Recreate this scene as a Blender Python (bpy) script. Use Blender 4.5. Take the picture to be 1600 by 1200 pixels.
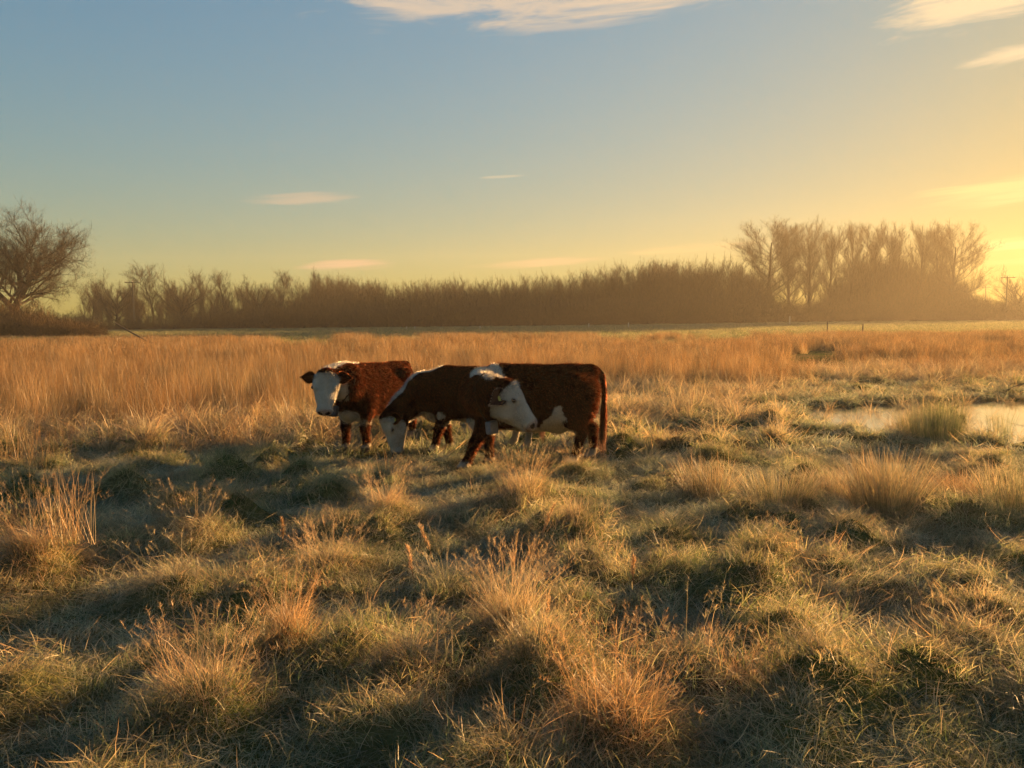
import bpy, bmesh, math, random
import numpy as np
from mathutils import Vector, Matrix, Euler

R = math.radians
sc = bpy.context.scene
for o in list(bpy.data.objects):
    bpy.data.objects.remove(o, do_unlink=True)

# ---------------------------------------------------------------- camera
PITCH, ROLL, CAM_H, FPX = 4.9, 0.40, 1.75, 1202.0      # FPX: focal length in pixels of the 1600 px wide photograph
cam = bpy.data.cameras.new('camera')
cam.sensor_width = 36.0
cam.lens = FPX / 1600.0 * 36.0
cam.clip_start = 0.05
cam.clip_end = 4000.0
cam_o = bpy.data.objects.new('camera', cam)
sc.collection.objects.link(cam_o)
cam_o.location = (0, 0, CAM_H)
cam_o.rotation_euler = (R(90 - PITCH), R(ROLL), 0)
sc.camera = cam_o
CAM_M = cam_o.rotation_euler.to_matrix()

# ---------------------------------------------------------------- sun, sky, exposure
SUN_AZ, SUN_EL = 47.0, 7.6        # degrees to the right of the view axis, above the horizon
sun = bpy.data.lights.new('sun', 'SUN')
sun.energy = 5.0
sun.angle = R(0.6)
sun.color = (1.0, 0.57, 0.22)
sun_o = bpy.data.objects.new('sun', sun)
sc.collection.objects.link(sun_o)
SUN_DIR = Vector((math.sin(R(SUN_AZ)) * math.cos(R(SUN_EL)), math.cos(R(SUN_AZ)) * math.cos(R(SUN_EL)), math.sin(R(SUN_EL))))
sun_o.rotation_euler = SUN_DIR.to_track_quat('Z', 'Y').to_euler()
sun_o.location = (60, 60, 40)

world = bpy.data.worlds.new('World')
sc.world = world
world.use_nodes = True


class NT:
    """small helper to wire shader nodes"""
    def __init__(self, tree):
        self.t = tree

    def n(self, kind, **kw):
        nd = self.t.nodes.new(kind)
        for k, v in kw.items():
            setattr(nd, k, v)
        return nd

    def link(self, a, b):
        self.t.links.new(a, b)

    def set(self, sock, v):
        if hasattr(v, 'is_output') or isinstance(v, bpy.types.NodeSocket):
            self.link(v, sock)
        else:
            sock.default_value = v

    def m(self, op, a, b=0.0, c=0.0, clamp=False):
        nd = self.n('ShaderNodeMath', operation=op)
        nd.use_clamp = clamp
        for s, v in zip(nd.inputs, (a, b, c)):
            self.set(s, v)
        return nd.outputs[0]

    def mix(self, f, a, b, blend='MIX'):
        nd = self.n('ShaderNodeMix', data_type='RGBA', blend_type=blend)
        self.set(nd.inputs[0], f)
        self.set(nd.inputs[6], a)
        self.set(nd.inputs[7], b)
        return nd.outputs[2]

    def ramp(self, fac, stops, interp='LINEAR'):
        nd = self.n('ShaderNodeValToRGB')
        nd.color_ramp.interpolation = interp
        el = nd.color_ramp.elements
        while len(el) < len(stops):
            el.new(0.5)
        for e, (p, c) in zip(el, stops):
            e.position = p
            e.color = (c[0], c[1], c[2], 1.0)
        self.set(nd.inputs[0], fac)
        return nd.outputs[0]

    def smooth(self, x, lo, hi):
        nd = self.n('ShaderNodeMapRange', interpolation_type='SMOOTHSTEP')
        self.set(nd.inputs[0], x)
        self.set(nd.inputs[1], lo)
        self.set(nd.inputs[2], hi)
        nd.inputs[3].default_value = 0.0
        nd.inputs[4].default_value = 1.0
        return nd.outputs[0]

    def noise(self, vec, scale, detail=4.0, rough=0.55, dist=0.0):
        nd = self.n('ShaderNodeTexNoise')
        if vec is not None:
            self.link(vec, nd.inputs['Vector'])
        nd.inputs['Scale'].default_value = scale
        nd.inputs['Detail'].default_value = detail
        nd.inputs['Roughness'].default_value = rough
        nd.inputs['Distortion'].default_value = dist
        return nd.outputs[0]

    def comb(self, x, y, z):
        nd = self.n('ShaderNodeCombineXYZ')
        for s, v in zip(nd.inputs, (x, y, z)):
            self.set(s, v)
        return nd.outputs[0]


def pix_dir(px, py):
    """direction in the world of a pixel of the 1600x1200 photograph"""
    v = Vector(((px - 800.0) / FPX, -(py - 600.0) / FPX, -1.0))
    v = CAM_M @ v
    return v.normalized()


def pix_at(px, py, dist):
    """point seen at that pixel, at forward distance dist (world y)"""
    d = pix_dir(px, py)
    return Vector((0, 0, CAM_H)) + d * (dist / d.y)


def pix_ground(px, py, z=0.0):
    d = pix_dir(px, py)
    return Vector((0, 0, CAM_H)) + d * ((z - CAM_H) / d.z)


def build_world():
    nt = NT(world.node_tree)
    bg = world.node_tree.nodes['Background']
    sky = nt.n('ShaderNodeTexSky', sky_type='NISHITA')
    sky.sun_disc = False
    sky.sun_elevation = R(SUN_EL)
    sky.sun_rotation = R(SUN_AZ)
    sky.air_density, sky.dust_density, sky.ozone_density = 1.0, 0.30, 1.0
    sep = nt.n('ShaderNodeSeparateColor')
    nt.link(sky.outputs[0], sep.inputs[0])
    # the film's shoulder: the bright side of the sky rolls off instead of burning out
    k = 0.1
    r, g, b = (nt.m('MULTIPLY', s, k) for s in sep.outputs)
    rp = nt.m('POWER', r, 1.2)
    r2 = nt.m('DIVIDE', nt.m('MULTIPLY', rp, 2.32), nt.m('ADD', 1.0, nt.m('MULTIPLY', rp, 3.1)))
    g2 = nt.m('DIVIDE', nt.m('MULTIPLY', g, 2.78), nt.m('ADD', nt.m('ADD', 1.0, nt.m('MULTIPLY', r, 2.0)), nt.m('MULTIPLY', g, 2.53)))
    b2 = nt.m('DIVIDE', nt.m('MULTIPLY', b, 4.3), nt.m('ADD', 1.0, nt.m('MULTIPLY', r, 12.0)))
    cc = nt.n('ShaderNodeCombineColor')
    for s, v in zip(cc.inputs, (r2, g2, b2)):
        nt.link(v, s)
    col = cc.outputs[0]
    # clouds: high thin sheets, placed by direction
    tc = nt.n('ShaderNodeTexCoord')
    sx = nt.n('ShaderNodeSeparateXYZ')
    nt.link(tc.outputs['Generated'], sx.inputs[0])
    az = nt.m('ARCTAN2', sx.outputs[0], sx.outputs[1])
    el = nt.m('SUBTRACT', nt.m('ARCSINE', sx.outputs[2]), nt.m('MULTIPLY', az, .05))
    ae = nt.comb(az, el, 0.0)

    def scaled(vec):
        nd = nt.n('ShaderNodeVectorMath', operation='MULTIPLY')
        nt.link(ae, nd.inputs[0])
        nd.inputs[1].default_value = vec
        return nd.outputs[0]
    wisp = nt.m('MULTIPLY', nt.m('SUBTRACT', nt.noise(scaled((1, 5.5, 0)), 9.0, 4.0, 0.62, 0.4), .52), 3.6)
    streak = nt.m('MULTIPLY', nt.m('SUBTRACT', nt.noise(scaled((1, 14, 0)), 7.0, 3.0, 0.6, 0.2), .52), 2.8)

    def px_ang(px, py):
        d = pix_dir(px, py)
        a_ = math.atan2(d.x, d.y)
        return a_, math.asin(d.z) - .05 * a_

    # centre px, centre py, half width px, half height px, strength, colour, streaky
    gold, cream, pink = (1.0, 0.72, 0.30), (0.95, 0.74, 0.45), (0.88, 0.54, 0.32)
    specs = [(860, -6, 420, 56, 1.0, (0.76, 0.60, 0.44), 0), (1000, 4, 210, 30, .9, (0.84, 0.64, 0.44), 1), (900, 40, 170, 12, .6, (0.68, 0.56, 0.44), 1),
             (1530, 0, 210, 56, 1.15, cream, 0), (1580, 88, 120, 20, 1.2, cream, 0),
             (1590, 296, 210, 32, 1.0, gold, 1), (475, 309, 100, 14, .75, (0.68, 0.52, 0.36), 1), (782, 276, 42, 3, .4, cream, 1),
             (545, 416, 90, 12, .9, pink, 1), (850, 410, 110, 9, .7, (0.92, 0.58, 0.30), 1),
             (1090, 386, 140, 10, .75, (1.0, 0.64, 0.27), 1), (1610, 378, 140, 12, .9, (1.0, 0.85, 0.33), 1),
             (1610, 408, 130, 8, .8, (0.95, 0.62, 0.22), 1)]
    for px, py, hw, hh, amt, c, st in specs:
        a0, e0 = px_ang(px, py)
        wa, we = abs(px_ang(px + hw, py)[0] - a0), abs(px_ang(px, py - hh)[1] - e0)
        ma = nt.n('ShaderNodeVectorMath', operation='MULTIPLY_ADD')
        nt.link(ae, ma.inputs[0])
        ma.inputs[1].default_value = (1 / wa, 1 / we, 0)
        ma.inputs[2].default_value = (-a0 / wa, -e0 / we, 0)
        dp = nt.n('ShaderNodeVectorMath', operation='DOT_PRODUCT')
        nt.link(ma.outputs[0], dp.inputs[0])
        nt.link(ma.outputs[0], dp.inputs[1])
        v = nt.m('SUBTRACT', streak if st else wisp, dp.outputs['Value'])
        mk = nt.n('ShaderNodeMapRange', interpolation_type='SMOOTHSTEP')
        nt.link(v, mk.inputs[0])
        mk.inputs[1].default_value, mk.inputs[2].default_value, mk.inputs[4].default_value = -1.0, .25, min(1.0, amt * .85)
        col = nt.mix(mk.outputs[0], col, (c[0], c[1], c[2], 1.0))
    sc10 = nt.n('ShaderNodeVectorMath', operation='SCALE')
    nt.link(col, sc10.inputs[0])
    sc10.inputs['Scale'].default_value = 2.11
    nt.link(sc10.outputs[0], bg.inputs[0])
    bg.inputs[1].default_value = 0.10


build_world()
vs = sc.view_settings
vs.view_transform = 'Standard'
vs.look = 'None'
vs.exposure = 2.2
vs.gamma = 1.0
vs.use_curve_mapping = False
sc.render.film_transparent = False
cy = sc.cycles
cy.max_bounces = 6
cy.diffuse_bounces = 3
cy.glossy_bounces = 2
cy.transmission_bounces = 3
cy.transparent_max_bounces = 4
cy.volume_bounces = 0
cy.use_denoising = True
cy.sample_clamp_indirect = 4.0
cy.caustics_reflective = cy.caustics_refractive = False
cy.use_adaptive_sampling = True
cy.adaptive_threshold = 0.02
cy.pixel_filter_type = 'BLACKMAN_HARRIS'
cy.filter_width = 1.5


# ---------------------------------------------------------------- mesh helpers
def link(o, parent=None):
    sc.collection.objects.link(o)
    if parent is not None:
        o.parent = parent
    return o


def tag(o, label=None, cat=None, group=None, kind=None):
    if label:
        o['label'] = label
    if cat:
        o['category'] = cat
    if group:
        o['group'] = group
    if kind:
        o['kind'] = kind
    return o


def raw_mesh(name, verts, faces_list, mat=None, attrs=None, smooth=False):
    """faces_list: list of int arrays (N,3) or (N,4)"""
    me = bpy.data.meshes.new(name)
    verts = np.asarray(verts, np.float32)
    faces_list = [np.asarray(f, np.int32) for f in faces_list if len(f)]
    me.vertices.add(len(verts))
    me.vertices.foreach_set('co', verts.ravel())
    if faces_list:
        loops = np.concatenate([f.ravel() for f in faces_list])
        tot = np.concatenate([np.full(len(f), f.shape[1], np.int32) for f in faces_list])
        start = np.concatenate([[0], np.cumsum(tot)[:-1]]).astype(np.int32)
        me.loops.add(len(loops))
        me.loops.foreach_set('vertex_index', loops)
        me.polygons.add(len(tot))
        me.polygons.foreach_set('loop_start', start)
        if smooth:
            me.polygons.foreach_set('use_smooth', np.ones(len(tot), bool))
    for k, a in (attrs or {}).items():
        a = np.asarray(a, np.float32)
        if a.ndim == 2 and a.shape[1] == 4:
            at = me.attributes.new(k, 'FLOAT_COLOR', 'POINT')
            at.data.foreach_set('color', a.ravel())
        elif a.ndim == 2:
            at = me.attributes.new(k, 'FLOAT_VECTOR', 'POINT')
            at.data.foreach_set('vector', a.ravel())
        else:
            at = me.attributes.new(k, 'FLOAT', 'POINT')
            at.data.foreach_set('value', a.ravel())
    if mat is not None:
        me.materials.append(mat)
    me.update()
    me.validate()
    return me


def mesh_obj(name, me, parent=None, loc=(0, 0, 0)):
    o = bpy.data.objects.new(name, me)
    o.location = loc
    return link(o, parent)


def empty(name, loc=(0, 0, 0), rz=0.0):
    o = bpy.data.objects.new(name, None)
    o.location = loc
    o.rotation_euler = (0, 0, rz)
    o.empty_display_size = 0.2
    return link(o)


def material(name):
    m = bpy.data.materials.new(name)
    m.use_nodes = True
    m.node_tree.nodes.clear()
    nt = NT(m.node_tree)
    out = nt.n('ShaderNodeOutputMaterial')
    return m, nt, out


def hash2(ix, iy, seed):
    h = (ix.astype(np.int64) * 374761393 + iy.astype(np.int64) * 668265263 + seed * 974634777) & 0xFFFFFFFF
    h = ((h ^ (h >> 13)) * 1274126177) & 0xFFFFFFFF
    h = h ^ (h >> 16)
    return (h & 0xFFFFFF) / float(0xFFFFFF)


def vnoise(x, y, seed=0):
    ix, iy = np.floor(x), np.floor(y)
    fx, fy = x - ix, y - iy
    fx, fy = fx * fx * (3 - 2 * fx), fy * fy * (3 - 2 * fy)
    ix, iy = ix.astype(np.int64), iy.astype(np.int64)
    a, b = hash2(ix, iy, seed), hash2(ix + 1, iy, seed)
    c, d = hash2(ix, iy + 1, seed), hash2(ix + 1, iy + 1, seed)
    return (a * (1 - fx) + b * fx) * (1 - fy) + (c * (1 - fx) + d * fx) * fy


def fbm(x, y, seed=0, octv=4):
    s, amp, tot = 0.0, 1.0, 0.0
    for k in range(octv):
        s = s + amp * vnoise(x * 2 ** k + 17.3 * k, y * 2 ** k - 9.1 * k, seed + k)
        tot += amp
        amp *= 0.5
    return s / tot


def sstep(x, a, b):
    t = np.clip((x - a) / (b - a), 0, 1)
    return t * t * (3 - 2 * t)

# ---------------------------------------------------------------- terrain heights
# prominent tussocks: base pixel, height m, radius m, dryness 0..1, count, feathery share, spread
TUSSOCKS = [
    (58, 915, .46, .34, .88, 900, .25, .9, 'big straw tussock at the left edge with one tall lit spike'),
    (275, 945, .30, .30, .55, 700, .15, 1.2, 'domed gold green tussock left of the path'),
    (300, 850, .34, .40, .74, 800, .45, 1.0, 'broad feathery tan tussock behind the domed green one'),
    (455, 1035, .30, .15, .95, 420, .5, .5, 'narrow upright rust tussock standing alone in the lower left'),
    (320, 1135, .30, .30, .86, 700, .4, .9, 'wide orange tussock with green right flank at lower left'),
    (640, 1075, .24, .26, .80, 600, .25, .9, 'tussock with orange right edge in the lower middle'),
    (800, 1010, .34, .24, .82, 700, .6, .8, 'tall feathery straw tussock in the middle foreground'),
    (838, 1115, .30, .24, .70, 800, .3, .7, 'upright dark hearted tussock in the lower middle'),
    (965, 1190, .34, .29, .96, 1000, .35, .8, 'bright orange tussock at the bottom edge'),
    (1072, 1070, .26, .27, .62, 700, .1, 1.3, 'rounded brown mop of grass right of the middle foreground'),
    (1155, 1108, .20, .18, .94, 450, .35, .9, 'small orange tussock beside the rounded mop'),
    (1222, 885, .26, .14, .74, 350, .15, .6, 'little pointed tuft with a lit right side on the short turf'),
    (605, 820, .34, .24, .80, 600, .35, .9, 'curved straw tussock in front of the grazing cow'),
    (815, 800, .36, .34, .82, 650, .6, .9, 'feathery pale tussock in front of the cow looking back'),
    (520, 905, .26, .36, .76, 650, .5, 1.1, 'low sprawling tan tussock left of the trampled path'),
    (1245, 1165, .22, .26, .60, 550, .1, 1.1, 'low green gold tussock in the lower right'),
    (1530, 1030, .24, .30, .72, 600, .2, 1.2, 'wide lit tussock near the right edge'),
    (1390, 930, .16, .26, .55, 420, .1, 1.2, 'small rounded hummock of short grass on the right'),
    (495, 690, .34, .16, .88, 350, .2, .7, 'leaning gold tuft at the feet of the cow facing us'),
    (700, 935, .22, .20, .60, 400, .2, 1.1, 'small green gold tuft at the end of the trampled path'),
    (150, 850, .22, .24, .60, 420, .1, 1.2, 'low green tuft behind the big left tussock'),
    (905, 745, .26, .24, .80, 420, .3, .9, 'dry tuft at the hind feet of the cow looking back'),
]
# rush clumps: base pixel, height, radius, dryness, count, spread, ground z
RUSHES = [
    (1215, 795, .42, .36, .50, 900, .75, 0.0, 'grey green spiky rush clump left of the pond'),
    (1385, 792, .56, .36, .62, 1200, .62, 0.0, 'large dark rush clump with orange tips before the pond'),
    (1590, 802, .50, .40, .55, 1000, .75, 0.0, 'rush clump at the right edge in front of the pond'),
    (1465, 702, .58, .42, .28, 1300, .28, -0.14, 'dense green rushes standing in the pond'),
    (1110, 770, .42, .34, .66, 700, .8, 0.0, 'low brown rush clump nearest the cows'),
    (1500, 780, .34, .34, .85, 700, .95, 0.0, 'swept over straw rush clump between two dark ones'),
    (1300, 775, .34, .3, .66, 700, .8, 0.0, 'bent brown rush clump in the middle of the row'),
    (1420, 690, .40, .22, .45, 420, .5, -0.1, 'short brown rushes at the left foot of the dense green ones'),
    (1562, 690, .42, .16, .35, 260, .35, -0.14, 'thin rushes rising from the open water'),
]
rngH = np.random.default_rng(11)
GX0, GX1, GY0, GY1, GS = -15.0, 15.0, 0.0, 30.0, 0.03
gx = np.arange(GX0, GX1 + 1e-6, GS)
gy = np.arange(GY0, GY1 + 1e-6, GS)


def base_h(x, y):
    far = sstep(y, 70, 220) * (0.15 + 0.75 * sstep(x / np.maximum(np.abs(y), 1), -0.1, 0.5))
    return 0.13 * (fbm(x / 5.0 + 3, y / 5.0, 5, 3) - .5) + far


POND_C = (9.5, 13.1)


def pond_mask(x, y):
    ang = np.arctan2(y - POND_C[1], x - POND_C[0])
    wob = 1.0 + 0.35 * (fbm(np.cos(ang) * 2.2 + 9, np.sin(ang) * 2.2 + 4, 31, 3) - .5)
    d = np.sqrt(((x - POND_C[0]) / 3.7) ** 2 + ((y - POND_C[1]) / 2.35) ** 2) / wob
    return d


BUMPS = []
TRACK = [tuple(pix_ground(*p))[:2] for p in ((760, 735), (700, 790), (668, 850), (655, 905), (690, 960))]


def trodden(x, y):
    """1 where the cattle have flattened the grass: under them and along their track"""
    m = np.zeros(np.shape(x))
    for cx, cy, rx, ry in ((-1.87, 10.1, .95, 1.2), (-.5, 9.8, 1.35, .85), (.2, 8.75, 1.5, 1.0)):
        m = np.maximum(m, 1 - sstep(np.sqrt(((x - cx) / rx) ** 2 + ((y - cy) / ry) ** 2), .85, 1.15))
    for (ax, ay), (bx, by) in zip(TRACK[:-1], TRACK[1:]):
        dx, dy = bx - ax, by - ay
        t = np.clip(((x - ax) * dx + (y - ay) * dy) / (dx * dx + dy * dy), 0, 1)
        d = np.hypot(x - ax - t * dx, y - ay - t * dy)
        m = np.maximum(m, .9 * (1 - sstep(d, .22, .5)))
    return m



def make_raster():
    X, Y = np.meshgrid(gx, gy, indexing='ij')
    Z = np.zeros_like(X)
    Z += 0.085 * (fbm(X / 0.9, Y / 0.9, 21, 3) - .5)
    Z += 0.035 * (fbm(X / 0.22, Y / 0.22, 41, 2) - .5)
    B = np.zeros_like(X)
    n = 1750
    bx = rngH.uniform(GX0 + 1, GX1 - 1, n)
    by = rngH.uniform(1.5, GY1 - 2, n)
    br = rngH.uniform(.10, .31, n)
    bh = br * rngH.uniform(.5, 1.05, n)
    bh = np.where((bx / by > .34) & (by > 8.8) & (by < 17), bh * .4, bh)
    bh = np.where(by > 13, bh * .6, bh)
    bh = bh * (1 - .85 * trodden(bx, by))
    BUMPS.extend(zip(bx, by, br, bh))
    for p in TUSSOCKS:
        g = pix_ground(p[0], p[1])
        bx, by = np.append(bx, g.x), np.append(by, g.y)
        br, bh = np.append(br, p[3] * 1.05), np.append(bh, p[2] * .55)
    for x, y, r, h in zip(bx, by, br, bh):
        i0, i1 = np.searchsorted(gx, [x - 2.2 * r, x + 2.2 * r])
        j0, j1 = np.searchsorted(gy, [y - 2.2 * r, y + 2.2 * r])
        xx, yy = X[i0:i1, j0:j1] - x, Y[i0:i1, j0:j1] - y
        d = np.sqrt(xx * xx + yy * yy) / r
        B[i0:i1, j0:j1] = np.maximum(B[i0:i1, j0:j1], h * np.exp(-(d ** 2) * 1.6))
    Z += B
    edge = sstep(X, GX0, GX0 + 2) * sstep(-X, -GX1, -GX1 + 2) * sstep(Y, GY0, GY0 + 1) * sstep(-Y, -GY1, -GY1 + 3)
    Z *= edge
    pm = pond_mask(X, Y)
    wet = 1 - sstep(pm, 0.80, 1.38)
    Z = Z * (1 - wet) + (-0.34 + .42 * sstep((fbm(X / .55, Y / .32, 61, 3) + .12) * np.exp(-((X / np.maximum(Y, 1) - .56) / .055) ** 2), .56, .74)) * wet
    return Z


RAST = make_raster()


def H(x, y):
    x, y = np.asarray(x, float), np.asarray(y, float)
    z = base_h(x, y)
    fx, fy = (x - GX0) / GS, (y - GY0) / GS
    inside = (fx >= 0) & (fy >= 0) & (fx < len(gx) - 1) & (fy < len(gy) - 1)
    ix, iy = np.clip(fx.astype(int), 0, len(gx) - 2), np.clip(fy.astype(int), 0, len(gy) - 2)
    u, v = fx - ix, fy - iy
    r = (RAST[ix, iy] * (1 - u) + RAST[ix + 1, iy] * u) * (1 - v) + (RAST[ix, iy + 1] * (1 - u) + RAST[ix + 1, iy + 1] * u) * v
    return np.where(inside, z + r, z)


def axis_samples(lo, fine0, fine1, hi, step, grow):
    mid = list(np.arange(fine0, fine1, step))
    up, s, v = [], step, fine1
    while v < hi:
        up.append(v)
        s *= grow
        v += s
    up.append(hi)
    dn, s, v = [], step, fine0
    while v > lo:
        s *= grow
        v -= s
        dn.append(max(v, lo))
    return np.array(dn[::-1] + mid + up)


# ---------------------------------------------------------------- materials of the ground and of the grass
def ground_material():
    m, nt, out = material('thatch_ground')
    geo = nt.n('ShaderNodeNewGeometry')
    pos = geo.outputs['Position']
    n1 = nt.noise(pos, 0.9, 5, .6)
    n2 = nt.noise(pos, 14.0, 5, .7)
    n3 = nt.noise(pos, 0.045, 4, .55)
    straw = nt.ramp(n2, [(.3, (.055, .05, .022)), (.5, (.12, .10, .045)), (.72, (.22, .17, .08))])
    green = nt.ramp(n2, [(.3, (.035, .05, .014)), (.6, (.085, .105, .03)), (.8, (.15, .15, .055))])
    near = nt.mix(nt.smooth(n1, .4, .62), straw, green)
    sep = nt.n('ShaderNodeSeparateXYZ')
    nt.link(pos, sep.inputs[0])
    pasture = nt.ramp(nt.m('ADD', nt.m('MULTIPLY', n3, .7), nt.m('MULTIPLY', n2, .3)), [(.35, (.075, .10, .028)), (.55, (.12, .135, .04)), (.7, (.19, .165, .065))])
    col = nt.mix(nt.smooth(sep.outputs[1], 45, 75), near, pasture)
    bump = nt.n('ShaderNodeBump')
    bump.inputs['Strength'].default_value = .9
    bump.inputs['Distance'].default_value = .05
    nt.link(nt.m('ADD', nt.noise(pos, 6, 4, .7), n2), bump.inputs['Height'])
    bs = nt.n('ShaderNodeBsdfDiffuse')
    nt.link(col, bs.inputs[0])
    nt.link(bump.outputs[0], bs.inputs['Normal'])
    nt.link(bs.outputs[0], out.inputs[0])
    return m


def grass_material(name, shift=0.0, transl=0.42, patch=0.5, frost=0.0, gain=1.0, plant=0.0, hollows=False):
    m, nt, out = material(name)
    at = nt.n('ShaderNodeAttribute', attribute_name='bl')
    sep = nt.n('ShaderNodeSeparateColor')
    nt.link(at.outputs['Color'], sep.inputs[0])
    t, rnd, hue = sep.outputs
    geo = nt.n('ShaderNodeNewGeometry')
    n1 = nt.noise(geo.outputs['Position'], .55, 3, .6)
    n2 = nt.noise(geo.outputs['Position'], 3.1, 2, .5)
    flat = nt.n('ShaderNodeVectorMath', operation='MULTIPLY')
    nt.link(geo.outputs['Position'], flat.inputs[0])
    flat.inputs[1].default_value = (1, 1, .12)
    n4 = nt.noise(flat.outputs[0], 2.6, 3, .6)
    h = nt.m('ADD', hue, nt.m('MULTIPLY', nt.m('SUBTRACT', n1, .5), patch * 1.6))
    h = nt.m('ADD', h, nt.m('MULTIPLY', nt.m('SUBTRACT', n2, .5), patch * .9))
    h = nt.m('ADD', h, nt.m('MULTIPLY', nt.m('SUBTRACT', rnd, .5), .34))
    h = nt.m('ADD', h, nt.m('ADD', nt.m('MULTIPLY', nt.m('SUBTRACT', t, .5), .22), shift))
    if hollows:                     # hummocks drier, hollows greener and frosted; height tint also paints lit tops, cool shade
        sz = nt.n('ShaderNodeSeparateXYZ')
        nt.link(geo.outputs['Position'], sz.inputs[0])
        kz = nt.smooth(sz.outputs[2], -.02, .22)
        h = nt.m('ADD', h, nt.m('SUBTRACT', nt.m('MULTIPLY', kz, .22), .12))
    col = nt.ramp(h, [(.0, (.10, .15, .035)), (.22, (.18, .21, .06)), (.45, (.31, .28, .12)), (.65, (.47, .37, .19)), (.85, (.52, .34, .15)), (1., (.47, .25, .09))])
    if frost:
        fr = nt.smooth(nt.noise(geo.outputs['Position'], 1.3, 4, .65), .35, .65)
        fr = nt.m('MULTIPLY', nt.m('ADD', .35, nt.m('MULTIPLY', fr, .65)), nt.m('ADD', .35, nt.m('MULTIPLY', t, .65)))
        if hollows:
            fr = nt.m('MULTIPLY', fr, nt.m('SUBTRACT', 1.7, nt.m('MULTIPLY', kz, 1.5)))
        col = nt.mix(nt.m('MULTIPLY', fr, frost, clamp=True), col, (.50, .53, .47, 1))
    val = nt.n('ShaderNodeHueSaturation')
    nt.link(col, val.inputs['Color'])
    nt.link(nt.m('MULTIPLY', nt.m('ADD', .55, nt.m('MULTIPLY', rnd, .85)), nt.m('ADD', .62 * gain, nt.m('MULTIPLY', nt.smooth(n4, .32, .68), .75 * gain))), val.inputs['Value'])
    shade = val.outputs[0]
    if plant:
        oi = nt.n('ShaderNodeObjectInfo')
        sv = nt.n('ShaderNodeVectorMath', operation='SCALE')
        nt.link(shade, sv.inputs[0])
        nt.link(nt.m('ADD', 1 - plant * .5, nt.m('MULTIPLY', oi.outputs['Random'], plant)), sv.inputs['Scale'])
        shade = sv.outputs[0]
    d = nt.n('ShaderNodeBsdfDiffuse')
    tr = nt.n('ShaderNodeBsdfTranslucent')
    nt.link(shade, d.inputs[0])
    nt.link(shade, tr.inputs[0])
    mx = nt.n('ShaderNodeMixShader')
    mx.inputs[0].default_value = transl
    nt.link(d.outputs[0], mx.inputs[1])
    nt.link(tr.outputs[0], mx.inputs[2])
    gl = nt.n('ShaderNodeBsdfGlossy')
    gl.inputs['Roughness'].default_value = .45
    gl.inputs[0].default_value = (1, 1, 1, 1)
    mx2 = nt.n('ShaderNodeMixShader')
    mx2.inputs[0].default_value = .035
    nt.link(mx.outputs[0], mx2.inputs[1])
    nt.link(gl.outputs[0], mx2.inputs[2])
    nt.link(mx2.outputs[0], out.inputs[0])
    return m


M_GROUND = ground_material()
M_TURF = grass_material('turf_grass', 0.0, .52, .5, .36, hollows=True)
M_PAST = grass_material('pasture_grass', -.04, .5, .3)
M_TUSS = grass_material('tussock_grass', 0.0, .45, .25, .22)
M_TALL = grass_material('tall_grass', 0.07, .45, .45, 0.0, .60, 1.15)
M_RUSH = grass_material('rush_stems', 0.0, .30, .12, .2)


# ---------------------------------------------------------------- blades
class Blades:
    def __init__(self):
        self.v, self.q, self.t, self.c, self.n = [], [], [], [], 0

    def add(self, rng, base, az, th0, kap, L, W, hue, S=3, bend=0.0):
        base = np.asarray(base, float)
        N = len(base)
        if not N:
            return None
        step = (L / S)[:, None]
        P = [base]
        a = az.copy()
        for i in range(S):
            th = th0 + kap * (i + .5) / S
            a = a + bend * rng.normal(0, 1, N) / S
            P.append(P[-1] + step * np.stack([np.sin(th) * np.cos(a), np.sin(th) * np.sin(a), np.cos(th)], 1))
        tw = az + rng.normal(0, .9, N)
        side = np.stack([-np.sin(tw), np.cos(tw), rng.normal(0, .15, N)], 1)
        rnd = rng.random(N)
        vs_, cs = [], []
        for i in range(S):
            w = (W * (1.0 - .55 * (i / S)) * .5)[:, None]
            vs_ += [P[i] - side * w, P[i] + side * w]
            c = np.stack([np.full(N, i / S), rnd, hue, np.ones(N)], 1)
            cs += [c, c]
        vs_.append(P[S])
        cs.append(np.stack([np.ones(N), rnd, hue, np.ones(N)], 1))
        K = 2 * S + 1
        V = np.stack(vs_, 1).reshape(-1, 3)
        C = np.stack(cs, 1).reshape(-1, 4)
        o = self.n + np.arange(N)[:, None] * K
        for i in range(S - 1):
            self.q.append(o + np.array([2 * i, 2 * i + 1, 2 * i + 3, 2 * i + 2])[None])
        self.t.append(o + np.array([2 * S - 2, 2 * S - 1, 2 * S])[None])
        self.v.append(V)
        self.c.append(C)
        self.n += N * K
        return P

    def panicles(self, rng, P, sel, k, size, hue, W=.0016):
        """fine branched seed heads along the upper part of the chosen stems"""
        idx = np.repeat(np.nonzero(sel)[0], k)
        N = len(idx)
        if not N:
            return
        f = rng.uniform(0.0, 1.0, N) ** .8
        a, b = P[-2][idx], P[-1][idx]
        base = a + (b - a) * f[:, None]
        L = size * (1.15 - .7 * f) * rng.uniform(.5, 1.1, N)
        self.add(rng, base, rng.uniform(0, 6.283, N), rng.uniform(.3, 1.2, N), rng.uniform(-.2, .9, N), L, np.full(N, W) * rng.uniform(.8, 1.8, N), np.clip(hue + rng.normal(0, .1, N), 0, 1.1), S=2)

    def mesh(self, name, mat):
        V = np.concatenate(self.v)
        fl = []
        if self.q:
            fl.append(np.concatenate(self.q))
        fl.append(np.concatenate(self.t))
        return raw_mesh(name, V, fl, mat, {'bl': np.concatenate(self.c)})


def U(rng, a, b, n):
    return rng.uniform(a, b, n)


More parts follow.
